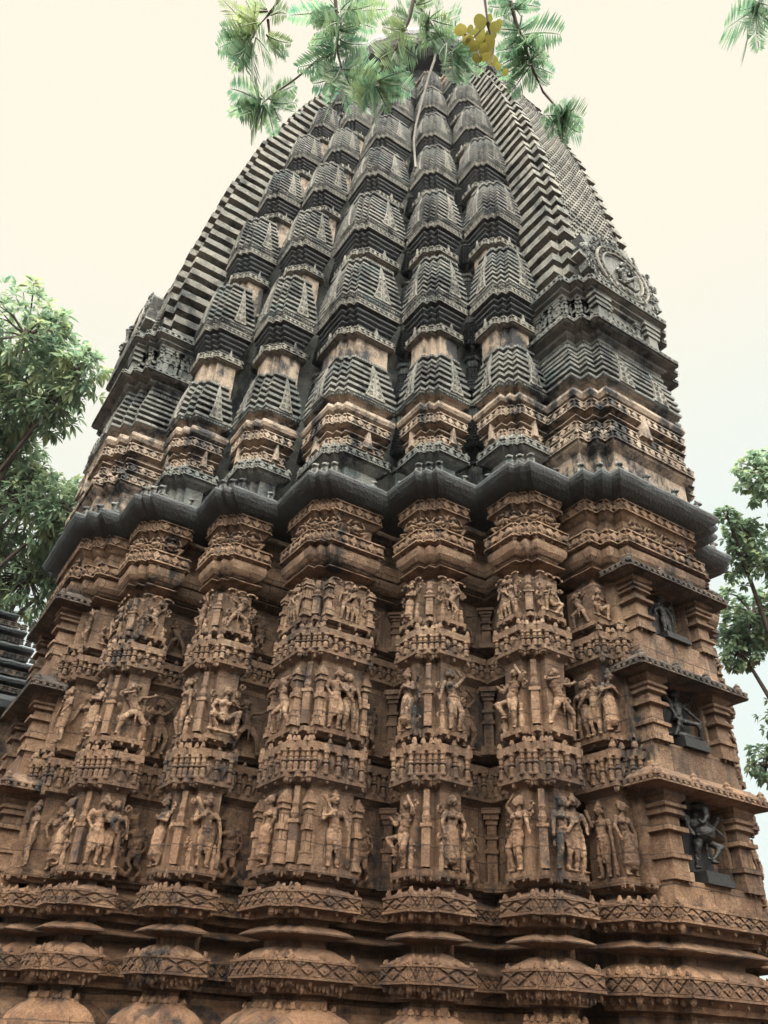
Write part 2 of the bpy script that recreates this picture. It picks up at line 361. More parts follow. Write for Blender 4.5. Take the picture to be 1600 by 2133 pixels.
def human(vs, fs, pel=(0, .50), chest=(0, .70), head=(0, .90), lh=None, rh=None, le=None, re=None, lk=None, rk=None, lf=None, rf=None,
          fem=True, tilt=0., crown=0, dx=0., s=1., turn=0., yb=0., skirt=False, arms=None):
    T = lambda x, y, z: (dx + x * s, yb + y * s, z * s)
    C = lambda a, b, r0, r1: capsule(vs, fs, T(*a), T(*b), r0 * s, r1 * s)
    E = lambda c, r: ellip(vs, fs, T(*c), tuple(q * s for q in r))
    px, pz = pel; cx, cz = chest; hx, hz = head
    E((px, 0, pz), (.092 if fem else .08, .06, .07)); C((px, 0, pz + .03), (cx, 0, cz - .05), .058 if fem else .066, .066)
    E((cx, 0, cz), (.092 if fem else .108, .06, .085)); C((cx, 0, cz + .05), (hx, -.01, hz - .05), .034, .03)
    if fem:
        for sx in (-1, 1): E((cx + sx * .042, -.055, cz - .005), (.038, .038, .038))
    E((hx, -.02, hz), (.054, .058, .07)); E((hx + turn * .05, -.075, hz - .012), (.012, .02, .022)); E((hx + turn * .02, -.055, hz - .05), (.026, .022, .016))
    for sx in (-1, 1):
        E((hx + sx * .022 + turn * .03, -.068, hz + .012), (.011, .011, .007)); E((hx + sx * .058, -.01, hz - .02), (.017, .024, .036))
    if crown == 1:
        C((hx, -.01, hz + .05), (hx, -.005, hz + .13), .055, .022); E((hx, -.01, hz + .055), (.066, .062, .02))
    elif crown == 2: E((hx - turn * .06 + .03, .02, hz + .055), (.052, .05, .045)); E((hx, -.012, hz + .035), (.06, .058, .045))
    else: E((hx, .0, hz + .05), (.05, .055, .04)); E((hx, .0, hz + .10), (.03, .03, .03))
    ls, rs_ = (cx - (.10 if fem else .118), 0, cz + .05), (cx + (.10 if fem else .118), 0, cz + .05)
    le = le or (ls[0] - .035, -.01, cz - .08); re = re or (rs_[0] + .035, -.01, cz - .08)
    lh = lh or (le[0] - .01, -.04, cz - .22); rh = rh or (re[0] + .01, -.04, cz - .22)
    allarms = [(ls, le, lh), (rs_, re, rh)]
    for e in (arms or []): allarms.append((ls if e[0] < 0 else rs_, e[1], e[2]))
    for sh, el, ha in allarms:
        C(sh, el, .034, .027); C(el, ha, .027, .019); E(ha, (.021, .021, .027)); E(tuple(sh[i] * .45 + el[i] * .55 for i in range(3)), (.036, .036, .014))
        hv = Vector(ha) - Vector(el); hv = hv.normalized() if hv.length else Vector((0, 0, -1)); sv = hv.cross(Vector((0, 1, 0))); sv = sv.normalized() if sv.length > .01 else Vector((1, 0, 0))
        for q in (-1.2, -.4, .4, 1.2):
            b = Vector(ha) + sv * q * .013; C(tuple(b), tuple(b + hv * (.05 - .006 * abs(q))), .009, .007)
        C(ha, tuple(Vector(ha) + sv * .028 + hv * .02), .009, .008)
    hl, hr = (px - .048, 0, pz - .02), (px + .048, 0, pz - .02)
    lf = lf or (px - .05, -.01, .03); rf = rf or (px + .06, -.01, .03)
    lk = lk or ((hl[0] + lf[0]) / 2 - .01, -.03, .27); rk = rk or ((hr[0] + rf[0]) / 2 + .01, -.03, .27)
    for h_, k_, f_ in ((hl, lk, lf), (hr, rk, rf)):
        C(h_, k_, .056, .040); C(k_, f_, .040, .025); E((f_[0] + (.02 if f_[0] > px else -.02), f_[1] - .035, f_[2] - .008), (.026, .05, .018))
        E((f_[0], f_[1], f_[2] + .045), (.033, .033, .014))
    E((px, -.005, pz + .045), (.088, .07, .018)); E((cx, -.045, cz + .045), (.05, .03, .016))
    if skirt:
        C((px, -.02, pz), (px, -.03, .16), .085, .10)
    C((px, -.06, pz), (px + .01, -.05, .2), .018, .012)
def make_figs(voxel=.0125):
    F = {}
    def mk(n, fn, vx=voxel):
        vs, fs = [], []; fn(vs, fs); F[n] = fuse(vs, fs, n, vx)
    H = human
    mk('dancer', lambda v, f: H(v, f, pel=(.03, .49), chest=(-.01, .69), head=(-.03, .885), re=(.17, -.02, .86), rh=(.06, -.03, .97), le=(-.16, -.02, .62), lh=(-.2, -.03, .46), lk=(-.03, -.05, .27), rk=(.13, -.06, .29), rf=(.1, -.01, .03), crown=2, turn=.5))
    mk('chestfold', lambda v, f: H(v, f, pel=(-.02, .5), chest=(.01, .7), head=(.02, .9), re=(.15, -.03, .62), rh=(.02, -.10, .66), le=(-.15, -.02, .62), lh=(-.04, -.10, .69), crown=1, skirt=True))
    mk('guardian', lambda v, f: H(v, f, fem=False, pel=(.02, .5), chest=(0, .71), head=(0, .91), re=(.17, -.03, .64), rh=(.19, -.05, .5), le=(-.16, -.05, .62), lh=(-.06, -.09, .72), crown=1, arms=None) or capsule(v, f, (-.05, -.1, .68), (-.17, -.06, .93), .018, .026) or capsule(v, f, (.2, -.05, .5), (.21, -.03, .04), .02, .03))
    def couple(v, f):
        H(v, f, dx=-.10, pel=(.01, .48), chest=(.0, .68), head=(.03, .87), re=(.14, -.08, .62), rh=(.2, -.1, .7), le=(-.14, -.02, .62), lh=(-.16, -.03, .46), lf=(-.08, 0, .03), rf=(.05, 0, .03), crown=2, turn=.8)
        H(v, f, dx=.11, fem=False, pel=(0, .5), chest=(-.01, .71), head=(-.03, .91), le=(-.13, -.09, .6), lh=(-.2, -.1, .5), re=(.15, -.02, .63), rh=(.1, -.08, .52), lk=(-.06, -.07, .3), crown=0, turn=-.8)
    mk('couple', couple)
    mk('squatter', lambda v, f: H(v, f, pel=(0, .30), chest=(0, .52), head=(.02, .73), lk=(-.2, -.1, .3), rk=(.19, -.1, .4), lf=(-.06, -.06, .05), rf=(.17, -.06, .03), le=(-.18, -.03, .44), lh=(-.14, -.1, .3), re=(.19, -.04, .5), rh=(.08, -.11, .55), crown=0) or capsule(v, f, (-.2, -.06, .06), (.2, -.06, .05), .03, .03))
    mk('leaper', lambda v, f: H(v, f, fem=False, pel=(-.02, .46), chest=(.03, .66), head=(.07, .85), re=(.2, -.03, .78), rh=(.12, -.05, .93), le=(-.13, -.03, .6), lh=(-.2, -.06, .7), lk=(-.2, -.09, .42), lf=(-.1, -.04, .2), rk=(.08, -.07, .27), rf=(.02, 0, .03), crown=0, turn=.6))
    mk('lady', lambda v, f: H(v, f, pel=(.03, .5), chest=(-.02, .7), head=(.0, .9), re=(.15, -.02, .6), rh=(.13, -.05, .43), le=(-.17, -.02, .62), lh=(-.13, -.06, .48), crown=2, turn=.8, skirt=True))
    mk('archer', lambda v, f: H(v, f, fem=False, pel=(.03, .45), chest=(-.03, .65), head=(-.06, .83), re=(.14, -.05, .7), rh=(.24, -.06, .76), le=(-.18, -.05, .7), lh=(-.08, -.1, .74), lk=(-.12, -.09, .3), lf=(-.16, 0, .04), rk=(.17, -.06, .26), rf=(.22, 0, .03), crown=2, turn=-.7))
    mk('dwarf', lambda v, f: H(v, f, fem=False, pel=(0, .28), chest=(0, .50), head=(0, .74), lk=(-.2, -.1, .32), rk=(.2, -.1, .32), lf=(-.14, -.02, .05), rf=(.14, -.02, .05), le=(-.19, -.02, .56), lh=(-.12, -.03, .78), re=(.19, -.02, .56), rh=(.12, -.03, .78), crown=0) or ellip(v, f, (0, -.05, .40), (.12, .09, .11)))
    def vyala(v, f):   # rearing horned lion with a small rider
        ellip(v, f, (.0, 0, .52), (.10, .07, .17)); ellip(v, f, (-.03, -.02, .66), (.10, .075, .10)); ellip(v, f, (.02, 0, .36), (.095, .07, .10))
        capsule(v, f, (-.04, 0, .70), (-.08, -.03, .84), .06, .055); ellip(v, f, (-.10, -.04, .88), (.075, .06, .06)); ellip(v, f, (-.17, -.05, .86), (.045, .04, .03))
        capsule(v, f, (-.06, -.02, .92), (-.02, 0, .99), .022, .01); capsule(v, f, (-.13, -.03, .93), (-.14, -.02, .99), .015, .008)
        for q in (-.03, .03): capsule(v, f, (-.06, q - .02, .66), (-.19, q - .04, .62), .036, .028); capsule(v, f, (-.19, q - .04, .62), (-.2, q - .04, .5 + q), .026, .024)
        capsule(v, f, (.0, -.03, .36), (-.08, -.06, .24), .055, .036); capsule(v, f, (-.08, -.06, .24), (.0, -.05, .14), .034, .024); capsule(v, f, (0, -.05, .14), (-.06, -.06, .03), .024, .028)
        capsule(v, f, (.07, -.01, .34), (.06, -.05, .2), .055, .036); capsule(v, f, (.06, -.05, .2), (.14, -.03, .12), .034, .024); capsule(v, f, (.14, -.03, .12), (.09, -.04, .03), .024, .028)
        capsule(v, f, (.1, 0, .38), (.18, 0, .55), .02, .016); capsule(v, f, (.18, 0, .55), (.14, 0, .7), .016, .014)
        H(v, f, dx=.09, s=.42, yb=-.02, pel=(0, 1.36), chest=(0, 1.56), head=(0, 1.76), lk=(-.16, -.12, 1.3), rk=(.12, -.12, 1.25), lf=(-.14, -.1, 1.06), rf=(.12, -.1, 1.0), fem=False)
        ellip(v, f, (-.12, -.02, .07), (.07, .05, .06)); ellip(v, f, (-.17, -.04, .12), (.04, .035, .035))
    mk('rearing_lion', vyala)
    def lion(v, f):    # seated lion of the eave
        capsule(v, f, (0, .06, .22), (0, -.04, .42), .15, .14); ellip(v, f, (0, -.10, .62), (.15, .14, .15)); ellip(v, f, (0, -.21, .57), (.09, .09, .08))
        for q in (-1, 1):
            capsule(v, f, (q * .10, -.08, .42), (q * .11, -.16, .06), .065, .05); ellip(v, f, (q * .11, -.21, .04), (.055, .08, .04))
            ellip(v, f, (q * .16, .06, .14), (.09, .15, .13)); ellip(v, f, (q * .12, -.06, .75), (.045, .04, .055)); ellip(v, f, (q * .055, -.22, .67), (.028, .025, .022))
        capsule(v, f, (.0, .2, .12), (.12, .26, .35), .035, .03); ellip(v, f, (0, .0, .03), (.2, .24, .04))
    mk('lion', lion, .03)
    def elephant(v, f):  # many armed dancing figure with an elephant's head
        H(v, f, fem=False, pel=(.02, .45), chest=(-.02, .66), head=(.0, .86), re=(.2, -.03, .60), rh=(.24, -.08, .74), le=(-.2, -.03, .60), lh=(-.22, -.1, .48), lk=(-.17, -.1, .33), lf=(-.15, -.03, .05), rk=(.18, -.12, .36), rf=(.07, -.06, .16), crown=1,
          arms=[(-1, (-.22, .01, .78), (-.25, -.02, .96)), (1, (.22, .01, .80), (.22, -.02, .98)), (-1, (-.24, 0, .68), (-.3, -.05, .8)), (1, (.25, 0, .66), (.31, -.05, .56))])
        ellip(v, f, (0, -.07, .52), (.13, .11, .12)); ellip(v, f, (0, -.05, .88), (.085, .075, .08))
        for q in (-1, 1): ellip(v, f, (q * .12, -.01, .88), (.065, .02, .075))
        capsule(v, f, (0, -.12, .86), (-.03, -.16, .72), .04, .032); capsule(v, f, (-.03, -.16, .72), (-.1, -.15, .62), .032, .022); capsule(v, f, (-.1, -.15, .62), (-.13, -.14, .67), .022, .018)
    mk('dancing_god', elephant, .0115)
    mk('bent_god', lambda v, f: H(v, f, fem=False, pel=(-.05, .38), chest=(-.03, .60), head=(-.04, .82), re=(.16, -.05, .52), rh=(.24, -.1, .40), le=(-.19, -.04, .52), lh=(-.2, -.1, .36), lk=(-.14, -.12, .30), lf=(-.2, -.05, .04), rk=(.17, -.14, .30), rf=(.26, -.08, .05), crown=1, arms=[(1, (.2, 0, .72), (.27, -.04, .88)), (-1, (-.22, 0, .7), (-.25, -.04, .86))]) or ellip(v, f, (.05, .02, .08), (.32, .12, .09)), .0115)
    mk('standing_god', lambda v, f: H(v, f, fem=False, pel=(.02, .5), chest=(-.01, .7), head=(-.02, .9), re=(.17, -.02, .62), rh=(.19, -.03, .46), le=(-.17, -.02, .62), lh=(-.16, -.08, .74), crown=1, arms=[(1, (.2, 0, .78), (.22, -.02, .93)), (-1, (-.2, 0, .62), (-.22, -.04, .47))]) or capsule(v, f, (.25, -.02, .3), (.25, -.02, 1.0), .013, .013), .0115)
    return F
FIG = make_figs()

# ---------------------------------------------------------------- the temple
temple = empty('temple', (CX * S, CY * S, 0), None, 0, (S, S, S))
tag(temple, 'tall red and black stone temple tower carved with figures, shrine rows and zigzag eave', 'temple')
D0 = (6.31, 12.67)
TIPS = [(-2.72, 3.14), (-1.36, 1.78), (0, 0), (1.78, -1.36), (3.14, -2.72)]
TIP = [(D0[0] + a - CX, D0[1] + b - CY) for a, b in TIPS]
WID = [.75, .75, 1.18, .75, .75]
def rot(p, q):
    for _ in range(q % 4): p = (-p[1], p[0])
    return p
BH = [(-1.40, -8.25), (-1.68, -8.25), (-1.68, -9.31), (-1.38, -9.31), (-1.38, -9.54), (-1.12, -9.54), (-1.12, -9.77)]
def quad():
    o = []
    for k in range(5):
        x, y = TIP[k]; pts = [(x + a, y + b) for a, b in pillar_poly(WID[k])]
        o += pts[1:-1]
        if k < 4:
            nx = TIP[k + 1][0] + .145 + RD; ry = y + .145 + RD
            o += [(pts[-2][0], ry), (nx, ry), (nx, TIP[k + 1][1] + a_ + WID[k + 1])]
        else: o += [(pts[-2][0], -8.30)]
    o += BH[1:] + [(-x, y) for x, y in BH[1:][::-1]]
    return o + [(1.975, -8.30)]
def outline(recess):
    o = []
    for q in range(4):
        if recess:
            pts = quad()
        else:
            pts = []
            for k in range(5):
                x, y = TIP[k]
                pts += [(x - a_, y + a_), (x, y + a_), (x, y), (x + a_, y), (x + a_, y - a_)]
                pts.append((TIP[k + 1][0] - a_ if k < 4 else -1.68, y - a_))
            b = BH[2:]; pts += b + [(-u, v) for u, v in b[::-1]]
            pts.append((1.68, TIP[4][1] - a_))
        o += [rot(p, q) for p in pts]
    return o
def zinterp(tab):
    zs = [t[0] for t in tab]; ss = [t[1] for t in tab]
    return lambda z: float(np.interp(z, zs, ss))
UP = lambda: (0, 0, ZG)

core = MB(); core.sweep(outline(True), [(-.46, -ZG), (-.46, 10.3)], True, .6, 0)
obj('wall_core', core, 'red', temple, UP())
# wall profile of a pillar: (offset, height)
PLINTH = [(.35, -ZG), (.35, -2.2), (.45, -2.15), (.45, -1.8), (.25, -1.7), (.1, -1.5), (.1, -1.3), (.2, -1.2), (.2, -.95), (.05, -.9), (-.08, -.8), (-.02, -.62), (.08, -.42), (.12, -.2), (.10, -.04), (.03, .10), (-.08, .21), (-.18, .27), (-.2, .31), (-.3, .33), (-.3, .50), (-.16, .52), (-.14, .60), (-.05, .66), (-.02, .68), (0, .70), (0, .78), (0, .87), (0, .97), (-.03, .98), (-.12, 1.04), (-.28, 1.14), (-.36, 1.16), (-.36, 1.26), (-.28, 1.275), (-.04, 1.33), (-.035, 1.35), (-.14, 1.41), (-.28, 1.46), (-.36, 1.47), (-.36, 1.55), (-.16, 1.56), (-.12, 1.65), (-.02, 1.67), (0, 1.69), (0, 1.77), (0, 1.86), (0, 1.94), (-.04, 1.95), (-.14, 2.01), (-.27, 2.06), (-.30, 2.07), (-.30, 2.13), (-.2, 2.14), (-.16, 2.18), (-.06, 2.22), (-.06, 2.33), (-.15, 2.34)]
def panel(z0, z1): 
    n = max(2, int((z1 - z0) / .16)); return [(-.15, z0 + (z1 - z0) * i / n) for i in range(n + 1)]
def frz(z0, z1):
    return [(-.12, z0 - .08), (-.05, z0 - .03), (0, z0), (0, z0 + .09), (-.075, z0 + .095), (-.075, (z0 + z1) / 2), (-.075, z1 - .135), (0, z1 - .13), (0, z1), (-.05, z1 + .01), (-.28, z1 + .05), (-.28, z1 + .12)]
UPPER = panel(2.36, 3.62) + frz(3.73, 4.36) + [(-.2, 4.49), (-.16, 4.53), (-.06, 4.57), (-.06, 4.66), (-.15, 4.67)] + panel(4.70, 5.95) + frz(6.06, 6.57) + [(-.2, 6.70), (-.16, 6.74), (-.06, 6.78), (-.06, 6.86), (-.15, 6.87)] + panel(6.9, 7.7)
CROWN = [(-.26, 7.72), (-.26, 7.86), (-.22, 7.875), (-.02, 7.94), (-.015, 7.96), (-.18, 8.02), (-.22, 8.05), (-.12, 8.06), (-.04, 8.12), (.02, 8.2), (.04, 8.3), (.03, 8.38), (-.01, 8.42), (.05, 8.43), (.06, 8.45), (.06, 8.59), (.06, 8.74), (.0, 8.75), (-.14, 8.76), (-.14, 8.95), (-.13, 9.12), (-.08, 9.16), (-.05, 9.2), (0, 9.26), (0, 9.40), (0, 9.53), (-.3, 9.54)]
BANDS = ((.70, .97), (1.69, 1.94)); FRZ = ((3.73, 4.36), (6.06, 6.57))
def pillar_ornaments(poly, parent, loc, rotz, big):
    """the carved bands of one pillar, each a piece of its own"""
    fs_ = lambda o: [frame(A, B) for A, B in faces(poly, o)]
    def end_faces(i): return i in (0, len(poly) - 2)
    for z0, z1 in BANDS:
        mb = MB()
        for i, (fr, l) in enumerate(fs_(0.0)):
            if l < .05: continue
            lattice(mb, fr, l, z0, z1, .30 if l > .5 else .2)
        for i, (fr, l) in enumerate(fs_(0.0)):
            if l > .5:
                for a in (.05, l * .5, l - .05): merlon(mb, fr, a, z1 - .005, .12, .045, -.03)
                for a in (.05, l * .33, l * .66, l - .05): pendant(mb, fr, a, z0 - .005, .12, .035, -.03)
            elif 2 <= i <= 5:
                a = 0.02 if i in (3, 5) else l - .02
                merlon(mb, fr, a, z1 - .005, .13, .04, -.02); pendant(mb, fr, a, z0 - .005, .12, .035, -.02)
        obj('lattice_band', mb, 'red', parent)
    for z0, z1 in FRZ:
        mb = MB()
        for i, (fr, l) in enumerate(fs_(-.075)):
            balusters(mb, fr, l, z0 + .08, z1 - .12, .29 if l > .5 else .155)
        for i, (fr, l) in enumerate(fs_(0.0)):
            n = 3 if big else 2
            if l > .5:
                for q in range(n + 1):
                    a = min(max(l * q / n, .045), l - .045); merlon(mb, fr, a, z1 - .005, .13, .045, -.02); pendant(mb, fr, a, z0 + .005, .10, .035, -.03)
            elif 2 <= i <= 5:
                a = 0.02 if i in (3, 5) else l - .02
                merlon(mb, fr, a, z1 - .005, .14, .042, -.01); pendant(mb, fr, a, z0 + .005, .10, .035, -.02)
        obj('baluster_frieze', mb, 'tan' if z0 > 5 else 'red', parent)
    mb = MB()
    for zl in (2.23, 4.575, 6.785):
        for i, (fr, l) in enumerate(fs_(-.05)):
            if l > .4:
                for q in range(4): pendant(mb, fr, min(max(l * q / 3, .04), l - .04), zl, .09, .035, -.02)
            elif 2 <= i <= 5: pendant(mb, fr, 0.02 if i in (3, 5) else l - .02, zl, .09, .035, -.02)
    obj('panel_ledge', mb, 'red', parent)
    mb = MB()
    for i, (fr, l) in enumerate(fs_(.06)):
        if l > .05: diamonds(mb, fr, l, 8.45, 8.74, .2 if l > .5 else l)
        if l > .5:
            for q in range(5): pendant(mb, fr, min(max(l * q / 4, .05), l - .05), 8.45, .07, .05, -.03)
    obj('diamond_band', mb, 'tan', parent); mb = MB()
    for i, (fr, l) in enumerate(fs_(0.)):
        if l > .05: diamonds(mb, fr, l, 9.27, 9.53, .24 if l > .5 else l, False)
    obj('capital_band', mb, 'tan', parent)
    # leaf fringe under the lower band, thin shafts on the stepped corner
    mb = MB()
    for i, (fr, l) in enumerate(fs_(-.09)):
        n = max(1, int(l / .075))
        for q in range(n): pendant(mb, fr, (q + .5) * l / n, .655, .10 + .03 * ((q * 7 + i) % 3), .036, .0, .04)
    obj('leaf_fringe', mb, 'red', parent)
    for z0, z1 in ((2.36, 3.6), (4.7, 5.9), (6.9, 7.65)):
        mb = MB(); h = z1 - z0; g = lambda a, z, d: (.15 - .03 + (a - d) * .7071, .15 - .03 + (-a - d) * .7071 , z)
        mb.box(g, -.07, .07, z0, z0 + h * .5, -.05, .07); mb.box(g, -.10, .10, z0 + h * .5, z0 + h * .55, -.05, .09)
        mb.lathe(g, 0, z0 + h * .55, h * .35, [(.06, 0), (.085, .2), (.05, .45), (.07, .6), (.02, 1)], 6, .03); mb.box(g, -.05, .05, z0, z1, -.06, .04)
        obj('corner_shaft', mb, 'red', parent)
    # merlons on the pot moulding
    mb = MB()
    for i, (fr, l) in enumerate(fs_(-.20)):
        n = max(1, int(round(l / .2)))
        for q in range(n + 1):
            if l > .1: merlon(mb, fr, min(max(l * q / n, .03), l - .03), .30, .10, .04)
    for i, (fr, l) in enumerate(fs_(.115)):
        if l > .5:
            n = int(l / .05)
            for q in range(n): mb.box(fr, l * q / n, l * (q + .6) / n, -.20, -.16, -.02, .02)
            mb.frustum(fr, [(l / 2 - .12, -.12), (l / 2, -.30), (l / 2 + .12, -.12), (l / 2, .10)], -.05, .05, .4); mb.frustum(fr, [(l / 2 - .04, -.12), (l / 2, -.18), (l / 2 + .04, -.12), (l / 2, -.02)], .04, .07, .4)
    obj('pot_moulding', mb, 'red', parent)
FIGSETS = [  # per pillar: (left, right) for the three storeys of figures
    [('lady', 'couple'), ('chestfold', 'archer'), ('squatter', 'leaper')],
    [('chestfold', 'guardian'), ('dancer', 'squatter'), ('leaper', 'archer')],
    [('lady', 'guardian'), ('archer', 'couple'), ('couple', 'couple')],
    [('leaper', 'lady'), ('chestfold', 'dancer'), ('chestfold', 'leaper')],
    [('dancer', 'couple'), ('leaper', 'archer'), ('couple', 'squatter')]]
ZF = ((2.33, 1.22), (4.66, 1.20), (6.86, .84))
def place_fig(parent, kind, A, B, o_face, z, h, along=.5, mat='tan', mirror=False, name='carved_figure', depth=.05):
    dx, dy = B[0] - A[0], B[1] - A[1]; l = math.hypot(dx, dy); nx, ny = dy / l, -dx / l
    me = FIG[kind]
    key = kind + '_' + mat
    if key not in FIG:
        FIG[key] = me.copy(); FIG[key].name = kind; FIG[key].materials.append(M[mat])
    wx, wy = (1.75, 1.5) if kind == 'dwarf' else (1.2, 1.15)
    o = obj(name, FIG[key], None, parent, (A[0] + dx * along + nx * (o_face + depth), A[1] + dy * along + ny * (o_face + depth), z), math.atan2(dy, dx), ((-h if mirror else h) * wx, h * wy, h * (.85 if kind == 'dwarf' else 1)))
    return o
def build_pillar(k, q):
    x, y = rot(TIP[k], q); rz = q * math.pi / 2; poly = pillar_poly(WID[k]); big = WID[k] > 1
    JIT[0] = Vector((k * 7.3, q * 5.1, k * 3.)); mb = MB(); mb.sweep(poly, PLINTH + UPPER + CROWN, False, .11, .012)
    p = obj('wall_pillar', mb, 'red', temple, (x, y, ZG), rz)
    pillar_ornaments(poly, p, (0, 0, 0), 0, big)
    return p
PILLAR = {}
protoS = build_pillar(0, 0); PILLAR[(0, 0)] = protoS
protoB = build_pillar(2, 0); PILLAR[(2, 0)] = protoB
for key in ((1, 0), (3, 0), (4, 0), (0, 1), (4, 3)):
    PILLAR[key] = build_pillar(*key)
n_f = 0
for (k, q), p in PILLAR.items():
    poly = pillar_poly(WID[k]); Lf = (poly[1], poly[2]); Rf = (poly[6], poly[7])
    for st, (z, h) in enumerate(ZF):
        fl, fr_ = FIGSETS[k][st]
        mb = MB()
        for A, B in (Lf, Rf):
            f, l = frame(A, B)
            for e in range(3 if st == 2 else 0):
                c = l * (.22 + .28 * e); mb.tube([f(c + .12 * math.cos(t), z + h * .98 + .07 * math.sin(t), -.10) for t in [math.pi * u / 6 for u in range(7)]], .026, 5)
            for e in range(7):
                c = CH.choice((.14, .86)) * l + CH.uniform(-.05, .05); zz = z + h * CH.uniform(.12, .92); r0 = CH.uniform(.04, .075); sg = CH.choice((-1, 1))
                mb.tube([f(c + r0 * (1 - u / 15) * math.cos(sg * u * .62), zz + r0 * 1.3 * (1 - u / 15) * math.sin(u * .62), -.13) for u in range(12)], .022, 5)
            for a in (.2, .8):
                if CH.random() < .7:
                    mb.lathe(f, l * a, z, h * CH.uniform(.25, .42), [(.04, 0), (.055, .25), (.035, .5), (.05, .62), (.035, .7), (.045, .85), (.0, 1)], 7, -.10)
        obj('panel_carving', mb, 'tan', p)
        place_fig(p, fl, *Lf, -.15, z, h, .52, 'tan', (k + st) % 2 == 0)
        place_fig(p, fr_, *Rf, -.15, z, h, .48 if WID[k] < 1 else .52, 'tan', (k + st) % 3 == 0)
        if WID[k] > 1:  # the corner pillar frames its figures with little columns
            for A, B in (Lf, Rf):
                f, l = frame(A, B)
                for a in (.13, l - .09):
                    mb = MB()
                    sw = [(-.06, 0), (.06, 0)]
                    for e0, e1, w_, d_ in ((0, .07, .085, .10), (.07, .14, .07, .08), (.14, .17, .08, .09), (.17, .44, .05, .06), (.44, .52, .075, .10), (.52, .72, .048, .055), (.72, .76, .08, .09), (.76, .80, .06, .07), (.80, .845, .09, .105), (.845, .89, .075, .09), (.89, .93, .055, .07), (.93, .98, .03, .04)):
                        mb.box(f, a - w_, a + w_, z + h * e0, z + h * e1, -.2, -.15 + d_ + .04)
                    obj('framing_column', mb, 'tan', p)
    for A, B in (Lf, Rf):
        place_fig(p, 'dwarf', A, B, -.13, 8.75, .66, .5, 'tan', name='bracket_dwarf', depth=.07)
    f3 = frame((poly[2][0] + .1, poly[2][1]), (poly[6][0], poly[6][1] + .1))
    for qx in (.05, .95):
        A, B = (-a_ - .02, a_ - .02), (a_ - .02, -a_ - .02)
        place_fig(p, 'dwarf', A, B, -.14, 8.76, .52, qx, 'tan', name='bracket_dwarf', depth=.02)
# recesses between the pillars, with a slim pilaster and dark figures
def build_recess(k, q):
    x, y = TIP[k]; Rx = x + a_ + WID[k]; ry = y + .145 + RD
    nx = TIP[k + 1][0] + .145 + RD; ly = TIP[k + 1][1] + a_ + WID[k + 1]
    pts = [(Rx - .06, ry), (nx, ry), (nx, ly - .06)]
    cx, cy = nx, ry
    loc = rot((cx, cy), q)
    poly = [(a - cx, b - cy) for a, b in pts]
    mb = MB(); mb.sweep(poly, PLINTH + UPPER + CROWN, False, .12, .014)
    p = obj('recess_wall', mb, 'red', temple, (*loc, ZG), q * math.pi / 2)
    for z0, z1 in BANDS:
        mb = MB()
        for A, B in faces(poly, 0.): fr, l = frame(A, B); lattice(mb, fr, l, z0, z1, .22)
        obj('lattice_band', mb, 'red', p)
    for z0, z1 in FRZ:
        mb = MB()
        for A, B in faces(poly, 0.): fr, l = frame(A, B); merlon(mb, fr, l * .5, z1, .13, .045)
        for A, B in faces(poly, -.075): fr, l = frame(A, B); balusters(mb, fr, l, z0 + .08, z1 - .12, .2)
        obj('baluster_frieze', mb, 'red', p)
    g = lambda a, z, d: (.02 + (a - d) * .7071, .02 + (-a - d) * .7071, z)
    for z0, z1 in ((2.2, 3.62), (4.6, 5.95), (6.8, 7.7)):
        h = z1 - z0; mb = MB()
        for e0, e1, w_ in ((0, .12, .15), (.12, .45, .09), (.45, .5, .12), (.5, .62, .085), (.62, .66, .12), (.66, .8, .085), (.8, .86, .11), (.86, .93, .14), (.93, 1, .17)):
            mb.box(g, -w_, w_, z0 + h * e0, z0 + h * e1, -.2, -.02 + w_)
        obj('recess_pilaster', mb, 'red', p)
    for st, (z, h) in enumerate(ZF):
        for i, (A, B) in enumerate(((poly[0], poly[1]), (poly[1], poly[2]))):
            kind = ('rearing_lion' if st < 1 or (st + k + i) % 3 == 0 else ('leaper', 'dancer', 'archer')[(st + k + i) % 3])
            place_fig(p, kind, A, B, -.15, z - .05, h * .98, .40 if i == 0 else .60, 'red', bool(i), depth=.14)
    return p
for k in range(4): build_recess(k, 0)

